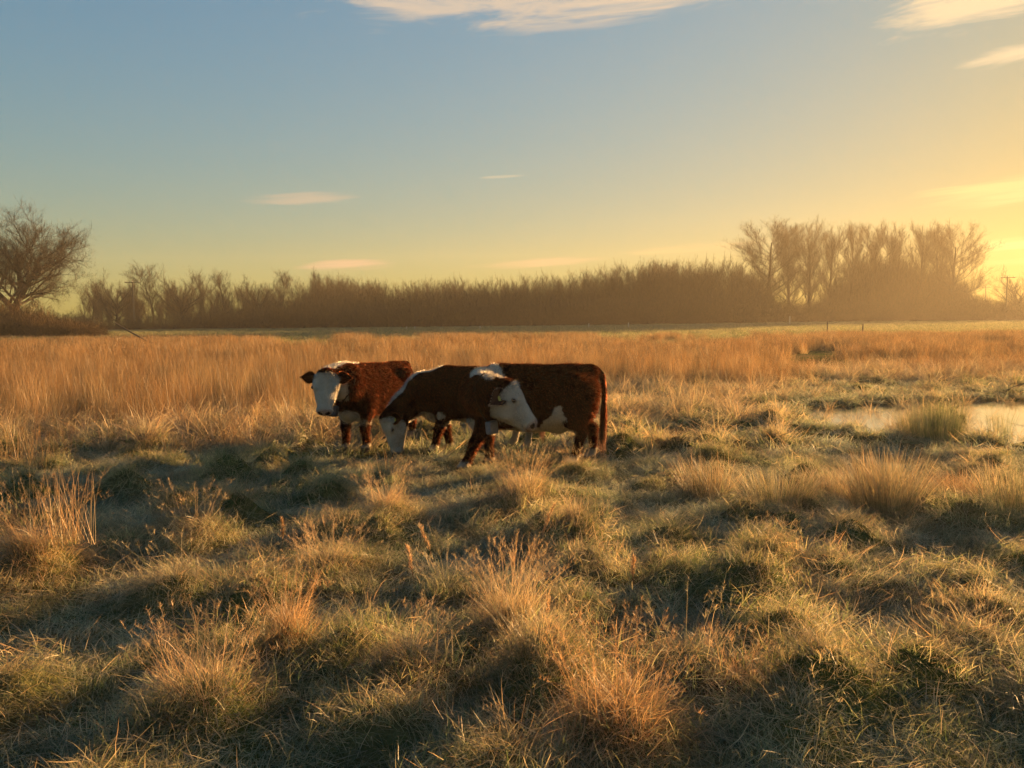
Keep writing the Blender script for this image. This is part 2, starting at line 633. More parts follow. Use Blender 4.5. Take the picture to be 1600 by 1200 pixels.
def turf_tuft(seed, W=1.0, Ls=1.0, n=75):
    rng = np.random.default_rng(seed)
    B = Blades()
    r = .15 * np.sqrt(rng.random(n))
    a = U(rng, 0, 6.283, n)
    base = np.stack([r * np.cos(a), r * np.sin(a), np.full(n, -.012)], 1)
    lay = rng.uniform(0, 6.283)
    az = np.where(rng.random(n) < .6, lay + rng.normal(0, .7, n), U(rng, 0, 6.283, n))
    B.add(rng, base, az, U(rng, .08, 1.05, n), U(rng, .2, 1.2, n), Ls * U(rng, .03, .10, n), W * U(rng, .0016, .0031, n), np.clip(rng.normal(.28, .16, n), 0, 1), S=3, bend=.25)
    m = n // 3                                   # lying dead thatch
    r = .16 * np.sqrt(rng.random(m))
    a = U(rng, 0, 6.283, m)
    base = np.stack([r * np.cos(a), r * np.sin(a), U(rng, 0, .04, m)], 1)
    B.add(rng, base, lay + rng.normal(0, .8, m), U(rng, 1.0, 1.6, m), U(rng, -.2, .5, m), Ls * U(rng, .06, .15, m), W * U(rng, .002, .0035, m), np.clip(rng.normal(.58, .12, m), 0, 1), S=3, bend=.4)
    return B


def dry_tuft(seed, W=1.0, Ls=1.0, n=70, hue=.74):
    rng = np.random.default_rng(seed)
    B = Blades()
    r = .07 * np.sqrt(rng.random(n))
    a = U(rng, 0, 6.283, n)
    base = np.stack([r * np.cos(a), r * np.sin(a), np.full(n, -.02)], 1)
    lay = rng.uniform(0, 6.283)
    az = a + rng.normal(0, .5, n)
    az = np.where(rng.random(n) < .45, lay + rng.normal(0, .5, n), az)
    P = B.add(rng, base, az, U(rng, .05, .8, n), U(rng, .5, 1.9, n), Ls * U(rng, .16, .38, n), W * U(rng, .002, .0038, n), np.clip(rng.normal(hue, .12, n), 0, 1.05), S=4, bend=.2)
    B.panicles(rng, P, rng.random(n) < .12, 12, .045, .8)
    return B


def mop_tuft(seed, n=260):
    """long grass falling over a hummock, unit radius"""
    rng = np.random.default_rng(seed)
    B = Blades()
    r = .8 * rng.random(n) ** .7
    a = U(rng, 0, 6.283, n)
    base = np.stack([r * np.cos(a), r * np.sin(a), -.45 * r * r - .05], 1)
    lay = rng.uniform(0, 6.283)
    az = np.where(rng.random(n) < .55, lay + rng.normal(0, .55, n), a + rng.normal(0, .5, n))
    B.add(rng, base, az, U(rng, .1, .9, n) * (.4 + .6 * r), U(rng, .9, 2.6, n), U(rng, .28, .80, n), U(rng, .006, .011, n), np.clip(rng.normal(.46, .16, n), 0, 1.05), S=4, bend=.5)
    return B


def tall_tuft(seed, W=1.0, Ls=1.0, n=46, hue=.80, lean=.0):
    rng = np.random.default_rng(seed)
    B = Blades()
    r = .20 * np.sqrt(rng.random(n))
    a = U(rng, 0, 6.283, n)
    base = np.stack([r * np.cos(a), r * np.sin(a), np.full(n, -.02)], 1)
    az = U(rng, 0, 6.283, n)
    P = B.add(rng, base, az, U(rng, 0, .22, n), U(rng, .0, .55, n), Ls * U(rng, .55, .98, n), W * U(rng, .0022, .0036, n), np.clip(rng.normal(hue, .08, n), 0, 1.05), S=4, bend=.15)
    B.panicles(rng, P, rng.random(n) < .5, 8, .055, hue + .05, .002 * W)
    m = n
    r = .2 * np.sqrt(rng.random(m))
    a = U(rng, 0, 6.283, m)
    base = np.stack([r * np.cos(a), r * np.sin(a), np.full(m, -.02)], 1)
    B.add(rng, base, U(rng, 0, 6.283, m), U(rng, .1, .7, m), U(rng, .4, 1.6, m), Ls * U(rng, .25, .6, m), W * U(rng, .003, .005, m), np.clip(rng.normal(hue - .12, .12, m), 0, 1.05), S=4, bend=.2)
    return B


# ---------------------------------------------------------------- scattering (stuff): geometry nodes instance the tufts
def tuft_collection(name, meshes):
    col = bpy.data.collections.new(name)
    for i, me in enumerate(meshes):
        col.objects.link(bpy.data.objects.new('%s_%02d' % (name, i), me))
    return col


def scatter(name, label, cat, col, pts, rot, scl, idx):
    me = bpy.data.meshes.new(name)
    n = len(pts)
    me.vertices.add(n)
    me.vertices.foreach_set('co', np.asarray(pts, np.float32).ravel())
    for k, a in (('rot', rot), ('scl', scl)):
        me.attributes.new(k, 'FLOAT_VECTOR', 'POINT').data.foreach_set('vector', np.asarray(a, np.float32).ravel())
    me.attributes.new('idx', 'INT', 'POINT').data.foreach_set('value', np.asarray(idx, np.int32))
    o = mesh_obj(name, me)
    ng = bpy.data.node_groups.new(name + '_scatter', 'GeometryNodeTree')
    ng.interface.new_socket('Geometry', in_out='INPUT', socket_type='NodeSocketGeometry')
    ng.interface.new_socket('Geometry', in_out='OUTPUT', socket_type='NodeSocketGeometry')
    N, Lk = ng.nodes, ng.links
    gi, go = N.new('NodeGroupInput'), N.new('NodeGroupOutput')
    ci = N.new('GeometryNodeCollectionInfo')
    ci.inputs['Collection'].default_value = col
    ci.inputs['Separate Children'].default_value = True
    ci.inputs['Reset Children'].default_value = True
    ip = N.new('GeometryNodeInstanceOnPoints')
    ip.inputs['Pick Instance'].default_value = True

    def named(k, typ):
        nd = N.new('GeometryNodeInputNamedAttribute')
        nd.data_type = typ
        nd.inputs['Name'].default_value = k
        return nd.outputs['Attribute']
    e2r = N.new('FunctionNodeEulerToRotation')
    Lk.new(named('rot', 'FLOAT_VECTOR'), e2r.inputs[0])
    Lk.new(gi.outputs[0], ip.inputs['Points'])
    Lk.new(ci.outputs[0], ip.inputs['Instance'])
    Lk.new(named('idx', 'INT'), ip.inputs['Instance Index'])
    Lk.new(e2r.outputs[0], ip.inputs['Rotation'])
    Lk.new(named('scl', 'FLOAT_VECTOR'), ip.inputs['Scale'])
    Lk.new(ip.outputs[0], go.inputs[0])
    md = o.modifiers.new('scatter', 'NODES')
    md.node_group = ng
    tag(o, label, cat, None, 'stuff')
    return o


def slope_rot(x, y, rng, amt=.8):
    e = .05
    dx = (H(x + e, y) - H(x - e, y)) / (2 * e)
    dy = (H(x, y + e) - H(x, y - e)) / (2 * e)
    # tilt with the ground; the spin about z comes first
    return np.stack([np.arctan(dy) * amt, -np.arctan(dx) * amt, rng.uniform(0, 6.283, len(x))], 1)


def fan_points(rng, y0, y1, dens, margin=1.6, half=.80):
    """points over the wedge the camera looks at (with a margin to both sides)"""
    n = int((half * (y1 ** 2 - y0 ** 2) + 2 * margin * (y1 - y0)) * dens * 1.02)
    hw1 = half * y1 + margin
    out = []
    got = 0
    while got < n:
        y = rng.uniform(y0, y1, n)
        x = rng.uniform(-hw1, hw1, n)
        k = np.abs(x) < half * y + margin
        out.append(np.stack([x[k], y[k]], 1))
        got += int(k.sum())
    return np.concatenate(out)[:n]


def tall_start(ux):
    """distance at which tall grass begins, by direction x/y"""
    return np.interp(ux, [-.75, -.5, -.35, -.28, -.2, -.05, .1, .2, .35, .45, .7], [9.5, 10.8, 11.2, 12.6, 16, 19, 19, 18, 19, 21, 21])


def tall_end(ux):
    return np.interp(ux, [-.75, -.3, 0, .3, .7], [44, 52, 58, 60, 60])


def ground_and_grass():
    xs = axis_samples(-310, -10.5, 10.5, 310, .055, 1.09)
    ys = axis_samples(-60, 1.5, 16.0, 310, .055, 1.045)
    X, Y = np.meshgrid(xs, ys, indexing='ij')
    V = np.stack([X, Y, H(X, Y)], 2).reshape(-1, 3)
    nx, ny = len(xs), len(ys)
    i = (np.arange(nx - 1)[:, None] * ny + np.arange(ny - 1)[None]).ravel()
    F = np.stack([i, i + ny, i + ny + 1, i + 1], 1)
    g = mesh_obj('ground', raw_mesh('ground', V, [F], M_GROUND, smooth=True))
    tag(g, kind='structure')

    rng = np.random.default_rng(5)
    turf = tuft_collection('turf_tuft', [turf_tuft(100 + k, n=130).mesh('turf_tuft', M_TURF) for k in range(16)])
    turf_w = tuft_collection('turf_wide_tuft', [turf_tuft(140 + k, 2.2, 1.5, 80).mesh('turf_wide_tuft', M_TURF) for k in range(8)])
    dry = tuft_collection('dry_tuft', [dry_tuft(200 + k).mesh('dry_tuft', M_TUSS) for k in range(14)])
    dry_w = tuft_collection('dry_wide_tuft', [dry_tuft(240 + k, 1.7, 1.3, 60).mesh('dry_wide_tuft', M_TUSS) for k in range(8)])
    tall = tuft_collection('tall_tuft', [tall_tuft(300 + k).mesh('tall_tuft', M_TALL) for k in range(10)])
    tall_w = tuft_collection('tall_wide_tuft', [tall_tuft(340 + k, 2.2, 1.0, 50).mesh('tall_wide_tuft', M_TALL) for k in range(8)])

    def place(name, label, col, nvar, P, smin, smax, zs=(.8, 1.2), amt=.8, dz=0.0):
        x, y = P[:, 0], P[:, 1]
        s = rng.uniform(smin, smax, len(x))
        S = np.stack([s, s, s * rng.uniform(zs[0], zs[1], len(x))], 1)
        pts = np.stack([x, y, H(x, y) + dz], 1)
        scatter(name, label, 'grass', col, pts, slope_rot(x, y, rng, amt), S, rng.integers(0, nvar, len(x)))

    def dry_ground(P, low=False):
        k = (pond_mask(P[:, 0], P[:, 1]) > 1.25) | (H(P[:, 0], P[:, 1]) > -.045)
        if low:                                    # the near bank is grazed and trodden
            ux_ = P[:, 0] / P[:, 1]
            k &= ~((ux_ > .36) & (P[:, 1] > 8.4) & (P[:, 1] < 20.0)) | (rng.random(len(P)) < .12) & (P[:, 1] > 16)
        return P[k]

    place('short_grass', 'short matted frosty grass covering the near ground', turf, 16, dry_ground(fan_points(rng, 1.6, 9.5, 72)), .9, 1.4)
    P = dry_ground(fan_points(rng, 9.5, 30, 17))
    P = P[P[:, 1] < tall_start(P[:, 0] / P[:, 1]) + 3]
    place('short_grass', 'short matted grass around and beyond the cows', turf_w, 8, P, .9, 1.7)
    # every hummock wears a mop of longer grass
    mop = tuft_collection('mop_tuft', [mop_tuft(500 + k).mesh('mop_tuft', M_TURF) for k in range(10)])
    bp = np.array([b for b in BUMPS if trodden(np.array(b[0]), np.array(b[1])) < .5 and b[1] < 17 and abs(b[0]) < .85 * b[1] + 1.8 and pond_mask(np.array(b[0]), np.array(b[1])) > 1.1])
    sc_ = bp[:, 2] * rng.uniform(.75, 1.15, len(bp))
    scatter('hummock_grass', 'long grass drooping over the many low hummocks', 'grass', mop, np.stack([bp[:, 0], bp[:, 1], H(bp[:, 0], bp[:, 1])], 1),
            np.stack([np.zeros(len(bp)), np.zeros(len(bp)), rng.uniform(0, 6.283, len(bp))], 1), np.stack([sc_, sc_, sc_ * rng.uniform(.7, 1.1, len(bp))], 1), rng.integers(0, 10, len(bp)))
    # dry tufts: clumped by noise and more of them on the hummocks
    P = dry_ground(fan_points(rng, 1.8, 11, 26), True)
    nz = fbm(P[:, 0] / 1.1, P[:, 1] / 1.1, 77, 3)
    right = sstep(P[:, 0] / P[:, 1], .08, .3) * sstep(-P[:, 1], -9, -7)
    P = P[rng.random(len(P)) < .6 * sstep(nz, .48, .70) * (1 - .85 * right) + .012]
    P = P[rng.random(len(P)) > .92 * trodden(P[:, 0], P[:, 1])]
    place('dry_grass', 'dry straw tufts scattered over the near turf', dry, 14, P, .45, .92)
    P = dry_ground(fan_points(rng, 10, 26, 13), True)
    ux = P[:, 0] / P[:, 1]
    nz = fbm(P[:, 0] / 1.6, P[:, 1] / 1.6, 79, 3)
    lane = (1 - sstep(np.abs(ux + .02), .16, .26)) * sstep(-P[:, 1], -13, -10.5)     # the cows keep it short
    P = P[(rng.random(len(P)) < sstep(nz, .36, .56) * (1 - .75 * lane)) & (P[:, 1] < tall_start(ux) + 4)]
    P = P[rng.random(len(P)) > .92 * trodden(P[:, 0], P[:, 1])]
    place('dry_grass', 'dry straw tufts around and behind the cows and the pond', dry_w, 8, P, .8, 1.5)
    # sedge standing in the shallow water, thickest in the middle of the pond
    P = np.stack([rng.uniform(4.5, 12, 900), rng.uniform(10.5, 16, 900)], 1)
    ux = P[:, 0] / P[:, 1]
    pm = pond_mask(P[:, 0], P[:, 1])
    keep = np.exp(-((ux - .55) / .04) ** 2) * .5 + .14 * sstep(pm, .8, 1.0)
    P = P[(pm < 1.15) & (rng.random(len(P)) < keep)]
    s = rng.uniform(.6, 1.1, len(P))
    scatter('pond_sedge', 'dry sedge standing in the shallow pond', 'sedge', dry_w, np.stack([P[:, 0], P[:, 1], np.maximum(H(P[:, 0], P[:, 1]), -.1)], 1),
            np.stack([np.zeros(len(P)), np.zeros(len(P)), rng.uniform(0, 6.283, len(P))], 1), np.stack([s, s, s], 1), rng.integers(0, 8, len(P)))
    # tall meadow grass
    P = dry_ground(fan_points(rng, 8.5, 26, 11), True)
    ux = P[:, 0] / P[:, 1]
    st = tall_start(ux) + 3.0 * (fbm(P[:, 0] / 1.5, P[:, 1] / 1.5, 91, 3) - .5) * 2
    nz = fbm(P[:, 0] / 2.2, P[:, 1] / 2.2, 93, 3)
    k = (P[:, 1] > st) & (nz + .20 * sstep(P[:, 1] - st, 0, 5) - .15 * sstep(ux, 0, .2) > .42)
    P = P[k]
    x, y = P[:, 0], P[:, 1]
    s = rng.uniform(.62, 1.12, len(x))
    low = 1 - .38 * sstep(x / y, .30, .42)         # lower behind the pond
    scatter('tall_grass', 'tall orange straw meadow grass behind the cows', 'grass', tall, np.stack([x, y, H(x, y)], 1), slope_rot(x, y, rng, .2),
            np.stack([s, s, s * low * rng.uniform(.72, 1.12, len(x))], 1), rng.integers(0, 10, len(x)))
    P = fan_points(rng, 26, 60, 4.6)
    ux = P[:, 0] / P[:, 1]
    nz = fbm(P[:, 0] / 4.0, P[:, 1] / 4.0, 95, 3)
    k = (P[:, 1] < tall_end(ux) + 5 * (nz - .5)) & (nz > .36 + .10 * sstep(ux, 0, .2))
    P = P[k]
    sh = 1 - .22 * sstep(P[:, 0] / P[:, 1], -.2, .15)
    x, y = P[:, 0], P[:, 1]
    s = rng.uniform(.85, 1.15, len(x))
    scatter('tall_grass', 'far sweep of tall straw grass before the trees', 'grass', tall_w, np.stack([x, y, H(x, y)], 1), slope_rot(x, y, rng, .2),
            np.stack([s * 1.3, s * 1.3, s * sh], 1), rng.integers(0, 8, len(x)))
    # thin rank grass over the pasture beyond
    past = tuft_collection('pasture_tuft', [turf_tuft(180 + k, 2.2, 1.5, 80).mesh('pasture_tuft', M_PAST) for k in range(6)])
    P = fan_points(rng, 50, 150, 1.0)
    place('pasture_grass', 'short green pasture grass in front of the wood', past, 6, P, 2.4, 4.2, (.6, 1.0), .0)


ground_and_grass()


# ---------------------------------------------------------------- prominent tussocks and rush clumps, one by one
def tussock(i, spec):
    px, py, h, r, hue, n, feather, spread, label = spec
    rng = np.random.default_rng(900 + i)
    g = pix_ground(px, py)
    x0, y0 = g.x, g.y
    B = Blades()
    n = int(n * 2.2)
    rr = r * .95 * rng.random(n) ** .6
    a = U(rng, 0, 6.283, n)
    bx, by = rr * np.cos(a), rr * np.sin(a)
    bz = H(x0 + bx, y0 + by) - float(H(x0, y0)) - .02
    lay = rng.uniform(0, 6.283)
    # locks: blades hang together in bunches
    nk = 26
    lk = rng.integers(0, nk, n)
    laz, lth = rng.normal(0, .8, nk), rng.uniform(.6, 1.5, nk)
    az = a + laz[lk] + rng.normal(0, .35, n)
    az = np.where(rng.random(n) < .25, lay + rng.normal(0, .6, n), az)
    ro = rr / (r * .95)
    th0 = spread * (.06 + .75 * ro * lth[lk] * .8 + .25 * rng.random(n))
    kap = spread * U(rng, .7, 2.8, n)
    L = h * U(rng, .36, .9, n) * (1.05 - .35 * ro)
    hues = np.clip(rng.normal(hue, .10, n) - .30 * (ro > .6) * (rng.random(n) < .55), 0, 1.08)
    B.add(rng, np.stack([bx, by, bz], 1), az, th0, kap, L, U(rng, .0015, .0029, n), hues, S=5, bend=.7)
    m = int(n * feather * .16)                 # flowering stems
    if m:
        rr = r * .6 * np.sqrt(rng.random(m))
        a = U(rng, 0, 6.283, m)
        base = np.stack([rr * np.cos(a), rr * np.sin(a), np.zeros(m)], 1)
        P = B.add(rng, base, a + rng.normal(0, .8, m), U(rng, .05, .7, m) * spread, U(rng, .0, .9, m), h * U(rng, .7, 1.25, m), U(rng, .0013, .002, m), np.clip(rng.normal(hue + .04, .06, m), 0, 1.08), S=4, bend=.15)
        B.panicles(rng, P, np.ones(m, bool), 16, .05, min(hue + .05, 1.0), .0012)
    if i == 0:                                # the lit spike on its right side
        m = 80
        base = np.stack([.24 + rng.normal(0, .07, m), rng.normal(0, .05, m), np.full(m, .0)], 1)
        B.add(rng, base, np.full(m, 3.4) + rng.normal(0, .5, m), U(rng, -.15, .45, m), U(rng, -.5, .3, m), U(rng, .25, .62, m), U(rng, .002, .0035, m), np.clip(rng.normal(.9, .07, m), 0, 1.05), S=4, bend=.1)
    o = mesh_obj('grass_tussock', B.mesh('grass_tussock', M_TUSS), None, (x0, y0, float(H(x0, y0))))
    tag(o, label, 'tussock', 'grass tussocks in the foreground')


def rush(i, spec):
    px, py, h, r, hue, n, spread, gz, label = spec
    rng = np.random.default_rng(1300 + i)
    g = pix_ground(px, py, gz)
    x0, y0 = g.x, g.y
    z0 = float(H(x0, y0))
    B = Blades()
    rr = r * .75 * np.sqrt(rng.random(n))
    a = U(rng, 0, 6.283, n)
    bx, by = rr * np.cos(a), rr * np.sin(a)
    bz = H(x0 + bx, y0 + by) - z0 - .02
    lay = rng.uniform(2.2, 4.2)
    az = np.where(rng.random(n) < .25, lay + rng.normal(0, .4, n), a + rng.normal(0, .5, n))
    ro = rr / (r * .75)
    hw = h - min(z0, 0) * .8
    B.add(rng, np.stack([bx, by, bz], 1), az, spread * (.05 + .75 * ro * rng.random(n)), spread * U(rng, .0, 1.1, n), hw * U(rng, .6, 1.15, n), U(rng, .0026, .0044, n), np.clip(rng.normal(hue, .13, n), 0, 1.05), S=4, bend=.1)
    m = n // 4                                # bent and broken stems
    rr = r * np.sqrt(rng.random(m))
    a = U(rng, 0, 6.283, m)
    bx, by = rr * np.cos(a), rr * np.sin(a)
    bz = H(x0 + bx, y0 + by) - z0
    B.add(rng, np.stack([bx, by, bz], 1), a + rng.normal(0, .9, m), U(rng, .5, 1.2, m), U(rng, .2, 1.2, m), hw * U(rng, .5, 1.1, m), U(rng, .0024, .004, m), np.clip(rng.normal(.75, .12, m), 0, 1.05), S=4, bend=.4)
    o = mesh_obj('rush_clump', B.mesh('rush_clump', M_RUSH), None, (x0, y0, z0))
    tag(o, label, 'rushes', 'rush clumps around the pond')


for i_, s_ in enumerate(TUSSOCKS):
    tussock(i_, s_)
for i_, s_ in enumerate(RUSHES):
    rush(i_, s_)


# ---------------------------------------------------------------- pond
def pond():
    m, nt, out = material('pond_water')
    geo = nt.n('ShaderNodeNewGeometry')
    n1 = nt.noise(geo.outputs['Position'], 2.2, 4, .6)
    n2 = nt.noise(geo.outputs['Position'], 18, 3, .5)
    p = nt.n('ShaderNodeBsdfPrincipled')
    p.inputs['Base Color'].default_value = (.06, .06, .055, 1)
    p.inputs['Coat Weight'].default_value = 1.0
    p.inputs['Coat Roughness'].default_value = .04
    p.inputs['Coat IOR'].default_value = 1.7
    p.inputs['IOR'].default_value = 1.7
    nt.link(nt.m('ADD', .03, nt.m('MULTIPLY', nt.smooth(n1, .45, .65), .08)), p.inputs['Roughness'])
    b = nt.n('ShaderNodeBump')
    b.inputs['Strength'].default_value = .12
    b.inputs['Distance'].default_value = .02
    nt.link(n2, b.inputs['Height'])
    nt.link(b.outputs[0], p.inputs['Normal'])
    nt.link(p.outputs[0], out.inputs[0])
    a = np.linspace(0, 2 * np.pi, 97)[:-1]
    V = [(POND_C[0], POND_C[1], -.06)]
    for rr in (.5, 1.0):
        V += [(POND_C[0] + 4.9 * rr * math.cos(t), POND_C[1] + 2.9 * rr * math.sin(t), -.06) for t in a]
    n = len(a)
    F3 = [(0, 1 + k, 1 + (k + 1) % n) for k in range(n)]
    F4 = [(1 + k, 1 + n + k, 1 + n + (k + 1) % n, 1 + (k + 1) % n) for k in range(n)]
    o = mesh_obj('pond_water', raw_mesh('pond_water', V, [np.array(F3), np.array(F4)], m))
    tag(o, kind='structure')


pond()


# ---------------------------------------------------------------- trees
def plain_material(name, col, var=.35, scale=6.0, rough=.9, spec=.2):
    m, nt, out = material(name)
    tc = nt.n('ShaderNodeTexCoord')
    nz = nt.noise(tc.outputs['Object'], scale, 5, .65)
    lo = tuple(c * (1 - var) for c in col)
    hi = tuple(min(1, c * (1 + var)) for c in col)
    p = nt.n('ShaderNodeBsdfPrincipled')
    nt.link(nt.ramp(nz, [(.3, lo), (.7, hi)]), p.inputs['Base Color'])
    p.inputs['Roughness'].default_value = rough
    p.inputs['Specular IOR Level'].default_value = spec
    b = nt.n('ShaderNodeBump')
    b.inputs['Strength'].default_value = .5
    b.inputs['Distance'].default_value = .03
    nt.link(nz, b.inputs['Height'])
    nt.link(b.outputs[0], p.inputs['Normal'])
    nt.link(p.outputs[0], out.inputs[0])
    return m


def twig_material(name, a, b):
    m, nt, out = material(name)
    at = nt.n('ShaderNodeAttribute', attribute_name='bl')
    sep = nt.n('ShaderNodeSeparateColor')
    nt.link(at.outputs['Color'], sep.inputs[0])
    d = nt.n('ShaderNodeBsdfDiffuse')
    nt.link(nt.ramp(sep.outputs[1], [(0, a), (1, b)]), d.inputs[0])
    nt.link(d.outputs[0], out.inputs[0])
    return m


M_BARK = plain_material('bark', (.032, .026, .02), .4, 3.0)
M_TWIG = twig_material('twigs', (.05, .036, .025), (.11, .08, .052))
M_SCRUB = twig_material('scrub_twigs', (.045, .035, .02), (.12, .075, .04))
M_BRAMBLE = twig_material('bramble_twigs', (.05, .036, .02), (.13, .08, .042))


class Tubes:
    def __init__(self, sides=5):
        self.a, self.b, self.ra, self.rb, self.k = [], [], [], [], sides

    def seg(self, a, b, ra, rb):
        self.a.append(tuple(a))
        self.b.append(tuple(b))
        self.ra.append(ra)
        self.rb.append(rb)

    def mesh(self, name, mat):
        a, b = np.array(self.a), np.array(self.b)
        ra, rb = np.array(self.ra)[:, None, None], np.array(self.rb)[:, None, None]
        d = b - a
        d /= np.maximum(np.linalg.norm(d, axis=1, keepdims=True), 1e-9)
        ref = np.where(np.abs(d[:, 2:3]) > .9, np.array([[1., 0, 0]]), np.array([[0, 0, 1.]]))
        u = np.cross(d, ref)
        u /= np.linalg.norm(u, axis=1, keepdims=True)
        w = np.cross(d, u)
        k = self.k
        t = np.arange(k) / k * 2 * np.pi
        ring = u[:, None] * np.cos(t)[None, :, None] + w[:, None] * np.sin(t)[None, :, None]
        A, B_ = a[:, None] + ring * ra, b[:, None] + ring * rb
        V = np.concatenate([A, B_], 1).reshape(-1, 3)
        o = np.arange(len(a))[:, None] * 2 * k
        F = np.concatenate([o + np.array([i, (i + 1) % k, k + (i + 1) % k, k + i])[None] for i in range(k)])
        return raw_mesh(name, V, [F], mat, smooth=True)


def perp(d, rng):
    v = Vector(rng.normal(0, 1, 3))
    v -= d * v.dot(d)
    return v.normalized()


def grow_tree(seed, levels, twigs):
    """levels: per level dict(n, len, lenvar, ang, wander, up, f0, segs, taper); returns limbs (Tubes) and twigs (Blades)"""
    rng = np.random.default_rng(seed)
    T = Tubes(5)
    ends_p, ends_d, ends_l = [], [], []

    def branch(p, d, L, r, lv):
        spec = levels[lv]
        segs = spec['segs']
        pts, dirs = [p.copy()], []
        for i in range(segs):
            d = (d + perp(d, rng) * spec['wander'] * rng.random() + Vector((0, 0, 1)) * spec['up'] / segs).normalized()
            q = pts[-1] + d * (L / segs)
            r0 = r * (1 - spec['taper'] * i / segs)
            r1 = r * (1 - spec['taper'] * (i + 1) / segs)
            T.seg(pts[-1], q, r0, r1)
            pts.append(q)
            dirs.append(d.copy())
        last = lv + 1 >= len(levels)
        if lv >= len(levels) - 2:
            for i in range(segs):
                ends_p.append(pts[i + 1])
                ends_d.append(dirs[i])
                ends_l.append(1.0 if last else .6)
        if last:
            return
        nx = levels[lv + 1]
        n = nx['n'] if isinstance(nx['n'], int) else int(rng.integers(nx['n'][0], nx['n'][1] + 1))
        for k in range(n):
            f = nx['f0'] + (1 - nx['f0']) * ((k + rng.random() * .9) / n)
            f = min(f, .999)
            i = min(int(f * segs), segs - 1)
            pos = pts[i].lerp(pts[i + 1], f * segs - i)
            dd = dirs[i]
            ang = nx['ang'] * rng.uniform(.6, 1.35)
            az = (k * 2.4 + rng.normal(0, .5))
            u = dd.orthogonal().normalized()
            w = dd.cross(u)
            side = u * math.cos(az) + w * math.sin(az)
            nd = (dd * math.cos(ang) + side * math.sin(ang)).normalized()
            shape = nx.get('shape', lambda f_: 1.0)(f)
            branch(pos, nd, nx['len'] * shape * rng.uniform(1 - nx['lenvar'], 1 + nx['lenvar']), max(r * (1 - levels[lv]['taper'] * f) * nx.get('rr', .6), .012), lv + 1)

    branch(Vector((0, 0, -.3)), Vector((rng.normal(0, .04), rng.normal(0, .04), 1)).normalized(), levels[0]['len'], levels[0]['r'], 0)
    B = Blades()
    Pp, Dd, Ll = np.array([tuple(p) for p in ends_p]), np.array([tuple(d) for d in ends_d]), np.array(ends_l)
    for tw in twigs:
        k = tw['k']
        N = len(Pp) * k
        bp, bd = np.repeat(Pp, k, 0), np.repeat(Dd, k, 0)
        bl = np.repeat(Ll, k)
        jit = rng.normal(0, tw['spread'], (N, 3))
        dd = bd + jit + np.array([[0, 0, tw['up']]])
        dd /= np.linalg.norm(dd, axis=1, keepdims=True)
        th0 = np.arccos(np.clip(dd[:, 2], -1, 1))
        az = np.arctan2(dd[:, 1], dd[:, 0])
        L = tw['len'] * rng.uniform(.5, 1.3, N) * (.5 + .5 * bl)
        bp = bp - bd * (rng.random(N) * tw.get('back', .3))[:, None]
        S = tw.get('S', 2)
        P = B.add(rng, bp, az, th0, rng.normal(-.1, .35, N), L, tw['w'] * rng.uniform(.7, 1.4, N), np.zeros(N), S=S, bend=.3)
        # the next generation springs from these
        Pp = np.concatenate([P[1], P[S]])
        d2 = np.concatenate([P[1] - P[0], P[S] - P[S - 1]])
        Dd = d2 / np.maximum(np.linalg.norm(d2, axis=1, keepdims=True), 1e-6)
        Ll = np.ones(len(Pp))
    return T, B


def oak_levels(h=15.0):
    k = h / 15.0
    return [dict(len=3.6 * k, r=.55 * k, segs=3, wander=.05, up=.3, taper=.2),
            dict(n=3, len=6.0 * k, lenvar=.12, ang=.36, wander=.22, up=.40, f0=.70, segs=6, taper=.55, rr=.66),
            dict(n=11, len=4.3 * k, lenvar=.2, ang=.88, wander=.34, up=.28, f0=.08, segs=6, taper=.72, rr=.55, shape=lambda f: 1.05 - .2 * f),
            dict(n=8, len=2.2 * k, lenvar=.3, ang=.72, wander=.42, up=.2, f0=.2, segs=4, taper=.7, rr=.5),
            dict(n=4, len=1.2 * k, lenvar=.3, ang=.7, wander=.4, up=.1, f0=.2, segs=3, taper=.7, rr=.5)]


OAK_TW = [dict(k=4, len=.7, spread=.6, up=.1, w=.014, back=.35), dict(k=3, len=.45, spread=.65, up=.1, w=.010, back=.2)]


def round_levels(h=11.0):
    k = h / 11.0
    return [dict(len=5.5 * k, r=.26 * k, segs=4, wander=.14, up=.1, taper=.4),
            dict(n=12, len=4.6 * k, lenvar=.25, ang=.72, wander=.3, up=.5, f0=.28, segs=5, taper=.75, rr=.5),
            dict(n=7, len=2.2 * k, lenvar=.35, ang=.6, wander=.4, up=.35, f0=.2, segs=4, taper=.7, rr=.5)]


def birch_levels(h=12.0):
    k = h / 12.0
    return [dict(len=10.5 * k, r=.17 * k, segs=8, wander=.12, up=.15, taper=.85),
            dict(n=20, len=3.6 * k, lenvar=.3, ang=.6, wander=.25, up=.25, f0=.25, segs=4, taper=.75, rr=.42, shape=lambda f: 1.25 - .7 * f),
            dict(n=5, len=1.5 * k, lenvar=.35, ang=.6, wander=.35, up=.1, f0=.2, segs=3, taper=.7, rr=.5)]


def poplar_levels(h=22.0, wide=1.0):
    k = h / 22.0
    return [dict(len=17.5 * k, r=.40 * k, segs=9, wander=.07, up=.2, taper=.82),
            dict(n=30, len=5.6 * k, lenvar=.3, ang=.56 * wide, wander=.2, up=.42, f0=.14, segs=6, taper=.8, rr=.30, shape=lambda f: 1.15 - .45 * f),
            dict(n=9, len=2.3 * k, lenvar=.4, ang=.5, wander=.25, up=.35, f0=.2, segs=4, taper=.75, rr=.45)]


